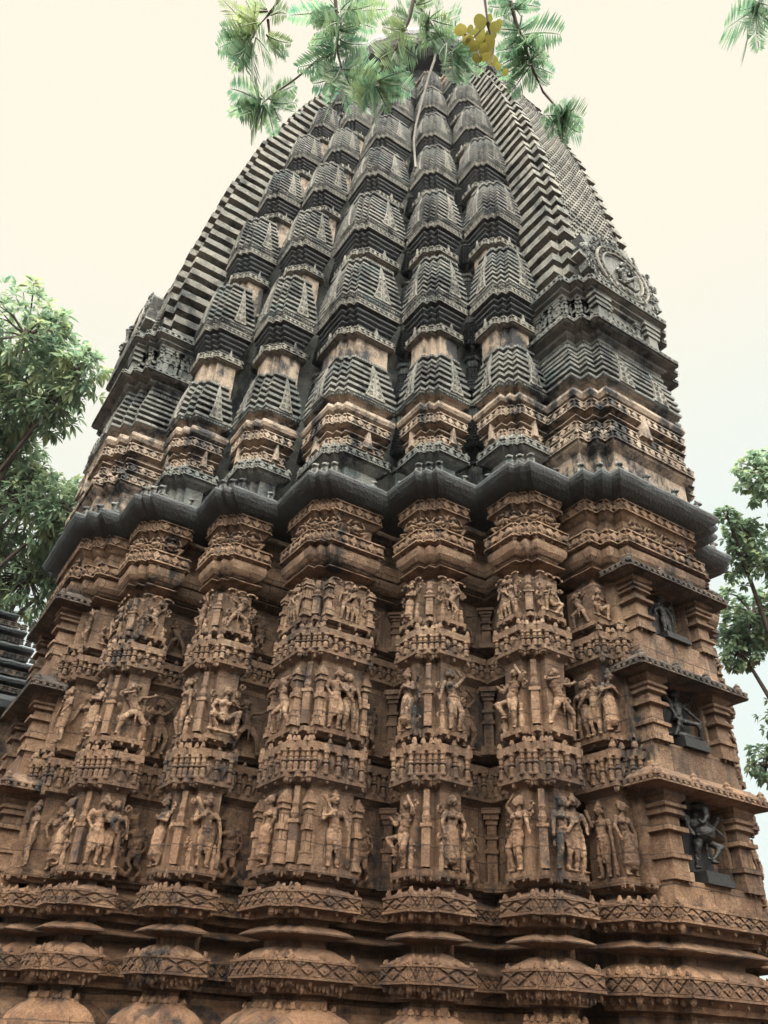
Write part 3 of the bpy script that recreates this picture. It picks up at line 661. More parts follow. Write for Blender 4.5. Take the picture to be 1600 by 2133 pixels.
# ---------------------------------------------------------------- the two projecting faces with their niches
def build_niche_front(q):
    rz = q * math.pi / 2; root = None
    side = [(-1.36, -8.27), (-1.68, -8.27)] + BH[2:6] + [(-1.12, -9.60)]
    mb = MB(); full = [(-1.36, -8.27), (-1.68, -8.27)] + BH[2:] ; full = full + [(-x, y) for x, y in full[::-1]]
    mb.sweep(full, PLINTH[:-1] + [(-.06, 2.30)], False, .16, .014)
    mb.sweep(full, CROWN, False, .16, .014)
    for sgn in (1, -1):
        sp = side if sgn == 1 else [(-x, y) for x, y in side[::-1]]
        mb.sweep(sp, [(-.06, 2.30), (-.15, 2.34)] + UPPER + [(-.26, 7.72)], False, .14, .014)
    p = obj('niche_front', mb, 'red', temple, UP(), rz)
    # niche back wall, floors, lintels
    mb = MB(); F = lambda a, z, d: (a, -9.77 - d, z)
    for z0, z1 in ((1.95, 2.32), (3.66, 4.55), (5.72, 6.65), (7.72, 7.9)):
        mb.box(F, -1.10, 1.10, z0, z1, -.9, -.06)
    mb.box(F, -1.1, 1.1, 2.0, 7.9, -1.0, -.62)
    for sx in (-1, 1): mb.box(F, sx * .68 - .04, sx * .68 + .04, 2.3, 7.8, -.7, -.22)
    obj('niche_recess', mb, 'red', p)
    # carved bands on the side faces and along the foot
    mb = MB()
    for A, B in faces(full, 0.):
        fr, l = frame(A, B)
        if l < .15: continue
        for z0, z1 in BANDS: lattice(mb, fr, l, z0, z1, .28)
        for z0, z1 in BANDS:
            for a in ([0.03, l - .03] if l < 1 else [.05 + (l - .1) * i / 5 for i in range(6)]): merlon(mb, fr, a, z1, .12, .045, -.02); pendant(mb, fr, a, z0, .12, .035, -.03)
    obj('lattice_band', mb, 'red', p)
    mb = MB()
    for A, B in faces(full, .06):
        fr, l = frame(A, B); diamonds(mb, fr, l, 8.45, 8.74, .22)
    obj('diamond_band', mb, 'tan', p); mb = MB()
    for A, B in faces(full, .0):
        fr, l = frame(A, B); diamonds(mb, fr, l, 9.27, 9.53, .26, False)
    obj('capital_band', mb, 'tan', p)
    for sp in (side, [(-x, y) for x, y in side[::-1]]):
        mb = MB()
        for A, B in faces(sp, -.075):
            fr, l = frame(A, B)
            if l > .15:
                for z0, z1 in FRZ: balusters(mb, fr, l, z0 + .08, z1 - .12, .24)
        for A, B in faces(sp, 0.):
            fr, l = frame(A, B)
            if l > .15:
                for z0, z1 in FRZ:
                    for a in (.04, l - .04): merlon(mb, fr, a, z1, .15, .05); pendant(mb, fr, a, z0, .10, .035, -.02)
                for zl in (2.23, 4.575, 6.785):
                    for a in (.05, l / 2, l - .05): pendant(mb, fr, a, zl, .09, .03, -.11)
        obj('baluster_frieze', mb, 'red', p)
    # niche pillars
    for sx in (-1, 1):
        for z0, z1 in ((2.30, 3.70), (4.53, 5.76), (6.63, 7.76)):
            mb = MB(); h = z1 - z0; wd, d0 = .22, .0
            pr = [(.04, 0), (.04, .10), (.0, .105), (.0, .22), (.05, .23), (.05, .28), (-.03, .29), (-.03, .52), (.06, .53), (.06, .58), (-.03, .59), (-.03, .70), (.05, .72), (.02, .78), (.07, .80), (.07, .84), (.0, .86), (.08, .92), (.08, 1.)]
            cxn = sx * .90
            sq = [(cxn - wd + .03, -9.32), (cxn - wd + .03, -9.76), (cxn + wd - .03, -9.76), (cxn + wd - .03, -9.32)]
            mb.sweep(sq, [(o, z0 + t * h) for o, t in pr], False, .14, .010)
            f, l = frame(sq[1], sq[2])
            for q_ in range(3): pendant(mb, f, .06 + q_ * (l - .12) / 2, z0 + .03, .09, .03, .0)
            obj('niche_pillar', mb, 'red', p)
    # canopies: sloping slabs with a patterned edge and corner knobs
    for z0, ext, mt in ((3.70, 1.30, 'tan'), (5.74, 1.26, 'red'), (7.74, 1.24, 'red')):
        mb = MB(); pl = [(-ext, -9.30), (-ext, -9.80), (ext, -9.80), (ext, -9.30)]
        mb.sweep(pl, [(-.40, z0 - .02), (.0, z0 - .02), (.12, z0 + .0), (.19, z0 + .03), (.20, z0 + .14), (.15, z0 + .18), (.06, z0 + .27), (-.02, z0 + .34), (-.1, z0 + .36), (-.1, z0 + .46), (-.4, z0 + .47)], False, .14, .012)
        for A, B in faces(pl, .20):
            f, l = frame(A, B); diamonds(mb, f, l, z0 + .02, z0 + .14, .15)
        f, l = frame((-ext - .14, -9.95), (ext + .14, -9.95))
        for a in (.06, l * .35, l * .65, l - .06): mb.lathe(f, a, z0 + .15, .2, [(.085, 0), (.09, .3), (.06, .5), (.065, .65), (.0, 1)], 8, -.03)
        obj('niche_canopy', mb, mt if z0 < 4 else 'canopy' if 'canopy' in M else 'weathered', p)
    for st, (z, h) in enumerate(ZF):
        A, B = BH[1], BH[2]
        for s_, kinds in ((1, (('guardian', 'lady'), ('couple', 'chestfold'), ('archer', 'squatter'))), (-1, (('lady', 'guardian'), ('dancer', 'couple'), ('squatter', 'leaper')))):
            for A, B, kd in ((BH[1], BH[2], kinds[st][0]), (BH[3], BH[4], None), (BH[2], BH[3], kinds[st][1])):
                if kd is None: continue
                if s_ == -1: A, B = (-B[0], B[1]), (-A[0], A[1])
                place_fig(p, kd, A, B, -.15, z, h * .97, .5, 'tan' if st else 'red', depth=.06)
    for a in (-.7, -.25, .25, .7):
        place_fig(p, 'dwarf', (-1.12, -9.77), (1.12, -9.77), -.13, 8.75, .58, .5 + a / 2.24, 'red', name='bracket_dwarf')
    return p
build_niche_front(0); build_niche_front(3)
# ---------------------------------------------------------------- eave
eo = outline(False)
mb = MB()
mb.sweep(eo, [(-.5, 9.54), (-.02, 9.545), (.12, 9.58), (.26, 9.645), (.36, 9.72), (.42, 9.80), (.435, 9.86), (.41, 9.92), (.33, 9.965), (.2, 10.0), (.05, 10.05), (.03, 10.12), (-.2, 10.13), (-.5, 10.16)], True, .15, .018)
eave = obj('zigzag_eave', mb, 'roofdark', temple, UP())
FIG['lion_w'] = FIG['lion'].copy(); FIG['lion_w'].materials.append(M['weathered'])
def lion_at(x, y, z, ang, h, par): obj('eave_lion', FIG['lion_w'], None, par, (x, y, z), ang, (h * 1.05, h * 1.1, h * .8))
for q in (0, 3, 1):
    for k in range(5):
        if (q == 3 and k < 4) or (q == 1 and k > 0): continue
        for (ox, oy) in ((-a_, a_), (0, 0), (a_, -a_)):
            x, y = rot((TIP[k][0] + ox - .14, TIP[k][1] + oy - .14), q); lion_at(x, y, 10.0, -math.pi / 4 + q * math.pi / 2, .52, eave)
        x, y = rot((TIP[k][0] + a_ + WID[k] * .72, TIP[k][1] - a_ - .12), q); lion_at(x, y, 10.0, q * math.pi / 2, .42, eave)
        x, y = rot((TIP[k][0] - a_ - .12, TIP[k][1] + a_ + WID[k] * .72), q); lion_at(x, y, 10.0, -math.pi / 2 + q * math.pi / 2, .42, eave)
    if q != 1:
        for (ox, oy) in ((-1.8, -9.4), (-1.5, -9.65), (-1.2, -9.9), (1.8, -9.4), (1.5, -9.65), (1.2, -9.9), (.45, -9.92), (-.45, -9.92)):
            x, y = rot((ox, oy), q); lion_at(x, y, 10.0, q * math.pi / 2 + (-.6 if ox < -1 else .6 if ox > 1 else 0), .52, eave)
# ---------------------------------------------------------------- tower
SZ = zinterp([(10, .965), (12.8, .955), (16.35, .94), (20, .89), (23.45, .82), (26.6, .744), (29.55, .665), (32.4, .575), (34.2, .52)])
mb = MB()
zs = [10.1 + i * .5 for i in range(49)]
mb.sweep(outline(True), [(-.24, z) for z in zs], True, .5, .01, SZ)
tower = obj('tower_core', mb, 'weathered', temple, UP())
LV = [12.8, 16.35, 20.0, 23.45, 26.6, 29.55, 32.3]
LS = [.962, .946, .897, .828, .750, .672, .582]
def kuta_poly(Wd):
    p = pillar_poly(Wd, .22)
    return [(.55, a_ + Wd + .07), (-a_ + .22, a_ + Wd + .07)] + [(-a_ + .22, a_ + Wd)] + p[1:-1] + [(a_ + Wd, -a_ + .22), (a_ + Wd + .07, -a_ + .22), (a_ + Wd + .07, .55)]
def shrine_meshes(Wd, nl=8, plaq=True):
    poly = kuta_poly(Wd); H = 1.5; o = []
    prof = lambda t: .15 - .12 * t - .13 * t ** 3
    pr = [(-.10, -.14), (.05, -.13), (.12, -.03), (.13, 0)]
    for i in range(nl):
        d = H / nl; z = i * d; q = prof(i / nl)
        pr += [(q, z + .0 * d), (q + .004, z + .36 * d), (q - .02, z + .42 * d), (q - .21, z + .45 * d), (q - .215, z + .99 * d)]
    q = prof(1.); pr += [(q + .03, H), (q + .03, H + .05), (q - .1, H + .06)]
    mb = MB(); mb.sweep(poly, pr, False, .12, .017)
    for A, B in faces(poly, q + .03):
        fr, l = frame(A, B); n = max(1, int(l / .07))
        for k in range(n): mb.box(fr, (k + .15) * l / n, (k + .85) * l / n, H + .0, H + .085, -.05, .03)
    for A, B in faces(poly, .12):
        fr, l = frame(A, B); n = max(1, int(l / .08))
        for k in range(n): pendant(mb, fr, (k + .5) * l / n, -.03, .07, .03, -.0, .03)
    o.append(('shrine_roof', mb.mesh('shrine_roof'), 'weathered'))
    if plaq:
        mb = MB()
        for (A0, B0) in ((poly[3], poly[4]), (poly[8], poly[9])):
            fr, l = frame(A0, B0); bw = min(.30, l * .24); c = l * .56
            rows = 10; vs = []; fs = []
            for r in range(rows + 1):
                t = r / rows; oo = prof(t) + .028; hw = bw * (1 - t) * (1 - .25 * math.sin(t * math.pi)) + .012; z = .06 + t * (H - .04)
                vs += [fr(c - hw, z, oo - .05), fr(c - hw, z, oo), fr(c + hw, z, oo), fr(c + hw, z, oo - .05)]
            for r in range(rows):
                b = r * 4
                for k in range(3): fs.append((b + k, b + k + 1, b + k + 5, b + k + 4))
            mb.add(vs, fs)
            def P(a, t, up=.02): return fr(c + a, .06 + t * (H - .04), prof(t) + .028 + up)
            for sx in (-1, 1):
                mb.tube([P(sx * (bw * (1 - t) * (1 - .25 * math.sin(t * math.pi)) + .0), t, .01) for t in [i / 9 for i in range(10)]], .014, 5)
                for (cc, tt, rr) in ((.5, .10, .085), (.42, .27, .065), (.32, .44, .05), (.22, .60, .035)):
                    mb.tube([P(sx * bw * cc * .9 + rr * (1 - u / 16) * math.cos(u * .62) * sx * .9, tt + rr * (1 - u / 16) * math.sin(u * .62) / H, .014) for u in range(13)], .013, 4)
            mb.tube([P(0, t, .012) for t in (0., .2, .4, .6, .8)], .012, 4)
        o.append(('gable_plaque', mb.mesh('gable_plaque'), 'spine'))
    return o
def stub_meshes(Wd):
    """from behind the roof below up to this roof: stub pillar, pale band, corbel, carved band"""
    poly = pillar_poly(Wd, .30); o = []
    mb = MB(); mb.sweep(poly, [(-.09, -2.6 + i * .2) for i in range(7)] + [(-.09, -1.38)], False, .13, .014)
    o.append(('stub_pillar', mb.mesh('stub_pillar'), 'pale'))
    mb = MB(); mb.sweep(poly, [(-.12, -1.43), (.0, -1.40), (.02, -1.36), (.02, -1.16), (-.05, -1.14), (-.10, -1.1)], False, .13, .014)
    for A, B in faces(poly, .02):
        fr, l = frame(A, B)
        if l > .1: diamonds(mb, fr, l, -1.37, -1.17, .18 if l > .4 else l, False)
    for (A, B) in ((poly[1], poly[2]), (poly[6], poly[7])):
        fr, l = frame(A, B); mb.frustum(fr, [(l * .42, -1.3), (l * .62, -1.3), (l * .52, -.86)], .0, .06, .2)
    o.append(('capital_band', mb.mesh('capital_band'), 'spine'))
    mb = MB(); st = [(-.12, -1.12), (-.12, -1.04)]
    for i in range(4): st += [(-.07 + i * .05, -1.0 + i * .14), (-.058 + i * .05, -.975 + i * .14), (-.09 + i * .05, -.95 + i * .14), (-.11 + i * .05, -.90 + i * .14)]
    st += [(.0, -.42), (.11, -.40), (.12, -.38), (.12, -.2), (.0, -.19), (-.04, -.14)]
    mb.sweep(poly, st, False, .14, .012)
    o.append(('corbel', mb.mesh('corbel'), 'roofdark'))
    mb = MB()
    for A, B in faces(poly, .12):
        fr, l = frame(A, B); n = max(1, int(round(l / .15))); w_ = l / n
        mb.box(fr, 0, l, -.235, -.20, -.02, .02); mb.box(fr, 0, l, -.40, -.365, -.02, .02)
        for k in range(n):
            c = (k + .5) * w_
            mb.frustum(fr, [(c - w_ * .48, -.30), (c, -.37), (c + w_ * .48, -.30), (c, -.23)], -.03, .025, .2)
    o.append(('carved_band', mb.mesh('carved_band'), 'spine'))
    return o
def storey_meshes(Wd):
    """first storey on the eave, local z = survey height - 12.8"""
    poly = pillar_poly(Wd, .34); o = []; Z = -12.8
    mb = MB(); mb.sweep(poly, [(a, b + Z) for a, b in [(-.2, 10.0), (-.16, 10.3), (-.16, 10.8), (.0, 10.9), (.05, 10.95), (.07, 10.97), (.07, 11.17), (-.1, 11.18)]], False, .13, .014)
    for A, B in faces(poly, .07):
        fr, l = frame(A, B)
        if l > .1:
            diamonds(mb, fr, l, 10.98 + Z, 11.17 + Z, .2 if l > .4 else l)
            for a in ((.05, l / 2, l - .05) if l > .5 else (.03, l - .03)): merlon(mb, fr, a, 11.15 + Z, .15, .05)
    o.append(('parapet_band', mb.mesh('parapet_band'), 'weathered'))
    mb = MB(); mb.sweep(poly, [(a, b + Z) for a, b in [(-.12, 11.1), (-.12, 11.28), (-.07, 11.31), (-.06, 11.33), (-.06, 11.55), (-.14, 11.57), (-.1, 11.62), (.03, 11.645), (.035, 11.665), (-.1, 11.72), (-.12, 11.75), (-.12, 11.83), (.0, 11.84), (.05, 11.86), (.05, 12.13), (-.04, 12.14), (-.04, 12.19), (.04, 12.2), (.11, 12.24), (.145, 12.32), (.13, 12.41), (.06, 12.48), (-.03, 12.51), (-.06, 12.53), (-.06, 12.60), (.0, 12.66), (.08, 12.7)]], False, .13, .014)
    for oo, z0, z1 in ((-.06, 11.34, 11.55), (.05, 11.87, 12.12)):
        for A, B in faces(poly, oo):
            fr, l = frame(A, B)
            if l > .1:
                diamonds(mb, fr, l, z0 + Z, z1 + Z, .24 if l > .4 else l, False)
                if z0 < 11.5:
                    for a in ((.05, l - .05) if l > .5 else (l / 2,)): merlon(mb, fr, a, z1 + Z - .01, .14, .05)
    for (A, B) in ((poly[1], poly[2]), (poly[6], poly[7])):
        fr, l = frame(A, B); mb.frustum(fr, [(l * .40, 11.35 + Z), (l * .66, 11.35 + Z), (l * .54, 12.0 + Z), (l * .52, 12.0 + Z)], -.05, .07, .15)
    o.append(('shrine_storey', mb.mesh('shrine_storey'), 'pale'))
    return o
def col_mats(lst):
    for n, me, mt in lst: me.materials.append(M[mt])
    return lst
KUT = {}
for kc in range(5):
    Wd = WID[kc]; JIT[0] = Vector((kc * 9.1, 4.4, kc)); KUT[kc] = (col_mats(shrine_meshes(Wd, 6)), col_mats(shrine_meshes(Wd, 8)), col_mats(stub_meshes(Wd)), col_mats(storey_meshes(Wd)))
SMALL = col_mats(shrine_meshes(.55, 8, False))
SMALL[0][1].materials.clear(); SMALL[0][1].materials.append(M['roofdark'])
SMALLB = col_mats(stub_meshes(.55))
for me in (SMALLB[0][1], SMALLB[1][1]): me.materials.clear(); me.materials.append(M['weathered'])
for q in (0, 1, 3):
    for k in range(5):
        if (q == 3 and k < 4) or (q == 1 and k > 0): continue
        for j, (z, s) in enumerate(zip(LV, LS)):
            if q and j > 2: continue
            d = (LV[j + 1] - z if j < 6 else 2.4) / 3.6; dp = (z - LV[j - 1]) / 3.6 if j else 1.
            x, y = rot(TIP[k], q); 
            r = empty('miniature_shrine', (x * s, y * s, z + ZG), temple, q * math.pi / 2)
            roof = KUT[k][0] if j == 0 else KUT[k][1]
            hz = .87 if j == 0 else 1.06 * d
            for n, me, mt in roof: obj(n, me, None, r, (0, 0, 0), 0, (s, s, hz))
            if j:
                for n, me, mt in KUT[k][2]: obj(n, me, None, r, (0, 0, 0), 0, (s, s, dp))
            else:
                for n, me, mt in KUT[k][3]: obj(n, me, None, r, (0, 0, 0), 0, (s, s, 1))
# small dark shrines climbing the recesses
for k in range(4):
    cx, cy = TIP[k + 1][0] + .145, TIP[k][1] + .145
    for j, (z, s) in enumerate(zip(LV, LS)):
        for hh in (0, 1):
            z2 = z - .75 + hh * 1.85; 
            if j == 6 and hh: continue
            s2 = SZ(z2 + .3); r = empty('recess_shrine', ((cx - .04) * s2, (cy - .04) * s2, z2 + ZG), temple)
            for n, me, mt in SMALL: obj(n, me, None, r, (0, 0, 0), 0, (.36 * s2, .36 * s2, .52))
            for n, me, mt in SMALLB[:2]: obj(n, me, None, r, (0, 0, 0), 0, (.36 * s2, .36 * s2, .45))
# ---------------------------------------------------------------- central spines with medallion
SPS = zinterp([(10, 1.0), (14, 1.0), (16, .985), (18.2, .985), (20, .966), (22.2, .927), (24.5, .882), (27.7, .802), (30.6, .708), (32.1, .652), (34, .575)])
def spine_pts(z, o=0.): return SPS(z)
def build_spine(q):
    rz = q * math.pi / 2
    full = [(-1.30, -8.20), (-1.68, -8.20)] + BH[2:]; full = full + [(-x, y) for x, y in full[::-1]]
    # storey on the eave
    mb = MB(); Z = 0
    mb.sweep(full, [(-.05, 10.0), (.02, 10.3), (.02, 10.75), (.16, 10.88), (.18, 10.93), (.18, 11.17), (.0, 11.18)], False, .15, .014)
    for A, B in faces(full, .18):
        fr, l = frame(A, B); diamonds(mb, fr, l, 10.95, 11.16, .22)
        for a in ([.04, l - .04] if l < 1 else [.05, l / 3, l * .66, l - .05]): merlon(mb, fr, a, 11.14, .16, .055)
    p = obj('central_spine', mb, 'pale', temple, UP(), rz)
    mb = MB()
    mb.sweep(full, [(-.02, 11.1), (-.02, 11.3), (.07, 11.34), (.07, 11.57), (-.04, 11.59), (.02, 11.63), (.14, 11.66), (.14, 11.68), (.02, 11.74), (.02, 11.84), (.14, 11.87), (.14, 12.13), (.04, 12.14), (.05, 12.2), (.16, 12.24), (.21, 12.34), (.19, 12.44), (.1, 12.52), (.0, 12.54), (.0, 12.64), (.1, 12.72), (.16, 12.76)], False, .15, .014)
    for oo, z0, z1 in ((.07, 11.35, 11.56), (.14, 11.88, 12.12)):
        for A, B in faces(full, oo):
            fr, l = frame(A, B); diamonds(mb, fr, l, z0, z1, .24, False)
    fr, l = frame((-1.12, -9.77), (1.12, -9.77)); mb.frustum(fr, [(l * .33, 11.4), (l * .52, 11.4), (l * .44, 12.15), (l * .41, 12.15)], .05, .22, .15)
    obj('shrine_storey', mb, 'pale', p)
    # two broad lipped roofs side by side
    pf = lambda t: .2 - .2 * t ** 2
    def lips(z0, n, d, mbx, poly, sc=None):
        pr = [(pf(0) - .12, z0 - .1)]
        for i in range(n):
            z = z0 + i * d; o_ = pf(i / n); pr += [(o_, z), (o_ + .004, z + .36 * d), (o_ - .03, z + .43 * d), (o_ - .22, z + .47 * d), (o_ - .225, z + .98 * d)]
        pr += [(pf(1), z0 + n * d), (pf(1), z0 + n * d + .06), (-.3, z0 + n * d + .07)]
        mbx.sweep(poly, pr, False, .16, .012)
    mb = MB(); mid = -.06
    lips(12.8, 6, .19, mb, full[:-7] + [(mid, -9.77), (mid, -9.3)])
    lips(12.8, 6, .19, mb, [(-mid, -9.3), (-mid, -9.77)] + full[-7:])
    for A, B in faces(full, .0):
        fr, l = frame(A, B); n = max(1, int(l / .08))
        for k in range(n): mb.box(fr, (k + .1) * l / n, (k + .9) * l / n, 13.94, 14.04, -.03, .03)
    obj('lipped_roof', mb, 'weathered', p)
    for c in (.56, 1.72):
        mb = MB(); fr, l = frame((-1.12, -9.77), (1.12, -9.77)); rows = 8; vs = []; fs = []
        for r in range(rows + 1):
            t = r / rows; hw = .20 * (1 - t) + .045; z = 12.84 + t * 1.1; oo = pf(t) + .03
            vs += [fr(c - hw, z, oo - .06), fr(c - hw, z, oo), fr(c + hw, z, oo), fr(c + hw, z, oo - .06)]
        for r in range(rows):
            for k in range(3): fs.append((r * 4 + k, r * 4 + k + 1, r * 4 + k + 5, r * 4 + k + 4))
        mb.add(vs, fs)
        for sx in (-1, 1):
            for t, rr in ((.08, .075), (.25, .06), (.42, .05), (.6, .04), (.78, .03)):
                mb.tube([fr(c + sx * (.10 * (1 - t) + .01) + rr * (1 - u / 16) * math.cos(u * .62) * sx, 12.84 + t * 1.1 + rr * (1 - u / 16) * math.sin(u * .62), pf(t) + .045) for u in range(13)], .013, 4)
        obj('gable_plaque', mb, 'spine', p)
    # ledges and little pillars under the medallion
    mb = MB()
    mb.sweep(full, [(-.1, 13.9), (-.1, 14.12), (-.02, 14.14), (.0, 14.2), (-.04, 14.22), (.08, 14.3), (.11, 14.35), (.08, 14.37), (.28, 14.43), (.3, 14.46), (.3, 14.58), (.1, 14.66), (-.05, 14.7), (-.05, 14.9)], False, .16, .014)
    mb.sweep(full, [(-.05, 14.85), (-.05, 15.62), (.04, 15.66), (.06, 15.71), (.03, 15.73), (.14, 15.78), (.15, 15.82), (.12, 15.83), (.22, 15.88), (.24, 15.9), (.24, 16.08), (.0, 16.12), (-.2, 16.13)], False, .16, .014)
    F = lambda a, z, d: (a, -9.77 - d, z)
    for a in (-.9, .9):
        for e, (z0, z1, w_) in enumerate(((14.7, 14.9, .26), (14.9, 15.3, .16), (15.3, 15.38, .24), (15.38, 15.46, .2), (15.46, 15.54, .27), (15.54, 15.62, .22), (15.62, 15.72, .3))): mb.box(F, a - w_, a + w_, z0, z1, -.1, .05 + w_ * .4)
    for oo, z0, z1 in ((.30, 14.47, 14.58), (.24, 15.91, 16.07), (-.05, 15.2, 15.36)):
        for A, B in faces(full, oo):
            fr, l = frame(A, B); diamonds(mb, fr, l, z0, z1, .17, False)
    for A, B in faces(full, -.05):
        fr, l = frame(A, B)
        for a in ((.1, l - .1) if l < 1 else (.15, .55, l - .55, l - .15)):
            for z0, z1, w_ in ((14.7, 14.8, .12), (14.8, 15.15, .07), (15.15, 15.22, .1), (15.3, 15.5, .06), (15.5, 15.58, .10), (15.58, 15.66, .13)): mb.box(fr, a - w_, a + w_, z0, z1, -.05, .02 + w_ * .5)
    obj('medallion_ledge', mb, 'weathered', p)
    # ribbed flanks of the spine
    n = 33; z0 = 16.15; d = .54
    for sgn in (1, -1):
        fl = [(-1.30, -8.30), (-1.70, -8.30), (-1.70, -9.29), (-1.40, -9.29), (-1.40, -9.52), (-1.16, -9.52), (-1.16, -9.3)]
        if sgn < 0: fl = [(-x, y) for x, y in fl[::-1]]
        mb = MB(); pr = []
        for i in range(n):
            z = z0 + i * d + CH.uniform(-.03, .03); e_ = CH.uniform(-.035, .03); pr += [(.06 + e_, z), (.065 + e_, z + .44 * d), (.03 + e_, z + .5 * d), (-.28, z + .54 * d), (-.28, z + .98 * d)]
        JIT[0] = Vector((q * 3.3, sgn * 7.7, 2.2)); mb.sweep(fl, pr, False, .16, .024, SPS)
        obj('ribbed_flank', mb, 'spine', p)
    # net-carved front
    mb = MB(); fp = [(-1.20, -9.3), (-1.20, -9.47), (1.20, -9.47), (1.20, -9.3)]
    mb.sweep(fp, [(.0, z0 + i * .35) for i in range(51)], False, .3, .012, SPS)
    r_ = 0; z = 16.3
    while z < 33.8:
        k = SPS(z); cell = .30 * k; nn = 9
        G = lambda a, zz, dd: (a, -9.47 * SPS(zz) - dd, zz)
        for i in range(nn):
            c = (i - 4 + (.5 if r_ % 2 else 0)) * cell
            if abs(c) > 1.08 * k: continue
            h = .30
            mb.frustum(G, [(c - cell * .46, z + h * .1), (c - cell * .3, z - h * .1), (c, z + h * .35), (c + cell * .3, z - h * .1), (c + cell * .46, z + h * .1), (c, z + h * .62)], -.03, .045, .12)
            mb.frustum(G, [(c - cell * .15, z + h * .0), (c, z - h * .2), (c + cell * .15, z), (c, z + h * .2)], -.03, .05, .3)
        z += .27; r_ += 1
    obj('net_carved_front', mb, 'spine', p)
    # medallion: rounded foliage plaque, beaded ring, relief bust
    mb = MB(); yM = -9.98
    rnd = random.Random(5); no = 44; outer = []
    for i in range(no):
        th = -.25 * math.pi + (1.5 * math.pi) * i / (no - 1) ; rr = 1.24 + .10 * math.sin(i * 2.1) + .06 * math.sin(i * 5.3)
        outer.append((rr * 1.08 * math.cos(th), 17.05 + rr * .93 * math.sin(th)))
    outer = [(1.30, 16.12)] + [o_ for o_ in outer if o_[1] > 16.2] + [(-1.30, 16.12)]
    G = lambda a, z, d: (a * 1.06, yM - d + (z - 16.1) * .07, 16.02 + (z - 16.1) * 1.12)
    mb.frustum(G, outer, -.28, .0, .0)
    for i in range(150):
        a, zz = rnd.uniform(-1.3, 1.3), rnd.uniform(16.15, 18.2); e = math.hypot(a / 1.0, (zz - 17.0) / .95)
        if e < .92 or math.hypot(a / 1.08, (zz - 17.05) / .93) > 1.24: continue
        r0 = rnd.uniform(.07, .13); sg = rnd.choice((-1, 1)); ph = rnd.uniform(0, 6)
        mb.tube([G(a + r0 * (1 - u / 16) * math.cos(ph + sg * u * .6), zz + r0 * (1 - u / 16) * math.sin(ph + sg * u * .6), .04 + .002 * u) for u in range(13)], [.032 - .0014 * u for u in range(13)], 5)
    obj('medallion_foliage', mb, 'weathered', p)
    mb = MB()
    for rr, tk, dd in ((.90, .045, .06), (.70, .04, .07)):
        mb.tube([G(rr * math.cos(t) * .98, 17.0 + rr * math.sin(t) * .93, dd) for t in [2 * math.pi * i / 36 for i in range(37)]], tk, 6)
    for i in range(26):
        t = 2 * math.pi * i / 26; mb.lathe(lambda a, z, d: G(a, z, d), .80 * math.cos(t) * .98, 17.0 + .80 * math.sin(t) * .93 - .04, .09, [(.02, 0), (.055, .5), (.02, 1)], 6, .06)
    obj('medallion_ring', mb, 'spine', p)
    mb = MB(); mb.frustum(G, [(.68 * math.cos(2 * math.pi * i / 24), 17.0 + .63 * math.sin(2 * math.pi * i / 24)) for i in range(24)], .01, .02, .02)
    for i in range(7): mb.frustum(G, [(-.6 + i * .2 - .11, 16.42), (-.6 + i * .2, 16.2), (-.6 + i * .2 + .11, 16.42)], .02, .12, .4)
    obj('medallion_panel', mb, 'weathered', p)
    bust = place_fig(p, 'squatter', (-.8, yM), (.8, yM), 0, 16.42, 1.3, .5, 'weathered', name='medallion_relief', depth=.0)
    return p
build_spine(0); build_spine(3)
# ---------------------------------------------------------------- crown of the tower
mb = MB(); tp = outline(True)
mb.sweep(tp, [(-.2, 33.4), (.1, 33.7), (.15, 33.9), (.0, 34.0), (-.9, 34.1)], True, .4, .012, lambda z: .53)
cap = obj('tower_platform', mb, 'weathered', temple, UP())
sg = [(5.05 * math.cos(-2 * math.pi * i / 64), 5.05 * math.sin(-2 * math.pi * i / 64)) for i in range(64)]
sg = sg
def ring(mb, prof, seg=96, fl=0.0):
    b = len(mb.v)
    for r, z in prof:
        for i in range(seg):
            t = 2 * math.pi * i / seg; k = 1 + (fl if i % 2 else 0) * (1 if r > 4.2 else 0)
            mb.v.append(wob((r * k * math.cos(t), r * k * math.sin(t), z), .015))
    for a in range(len(prof) - 1):
        for i in range(seg): mb.f.append((b + a * seg + i, b + a * seg + (i + 1) % seg, b + (a + 1) * seg + (i + 1) % seg, b + (a + 1) * seg + i))
mb = MB(); ring(mb, [(4.2, 33.9), (4.0, 34.3), (3.9, 34.9), (4.1, 35.2), (4.6, 35.35), (5.0, 35.6), (5.2, 35.95), (5.22, 36.2), (5.1, 36.6), (4.8, 36.95), (4.3, 37.2), (2.2, 37.5), (1.6, 37.6), (1.5, 38.2), (1.9, 38.4), (1.7, 39.0), (.9, 39.4), (.5, 40.1), (.2, 40.5)], 96, .012)
obj('ribbed_crown_disc', mb, 'roofdark', temple, UP())
mb = MB()
for i, s_ in enumerate((.50, .505, .51)): pass
zz = [(-.1, 32.9), (.25, 33.05), (.28, 33.2), (.12, 33.3), (.12, 33.42), (.3, 33.5), (.3, 33.62), (.1, 33.7)]
mb.sweep(outline(False), [(o_ * 1.0, z) for o_, z in zz], True, .3, .012, lambda z: .545)
obj('upper_moulding', mb, 'pale', temple, UP())

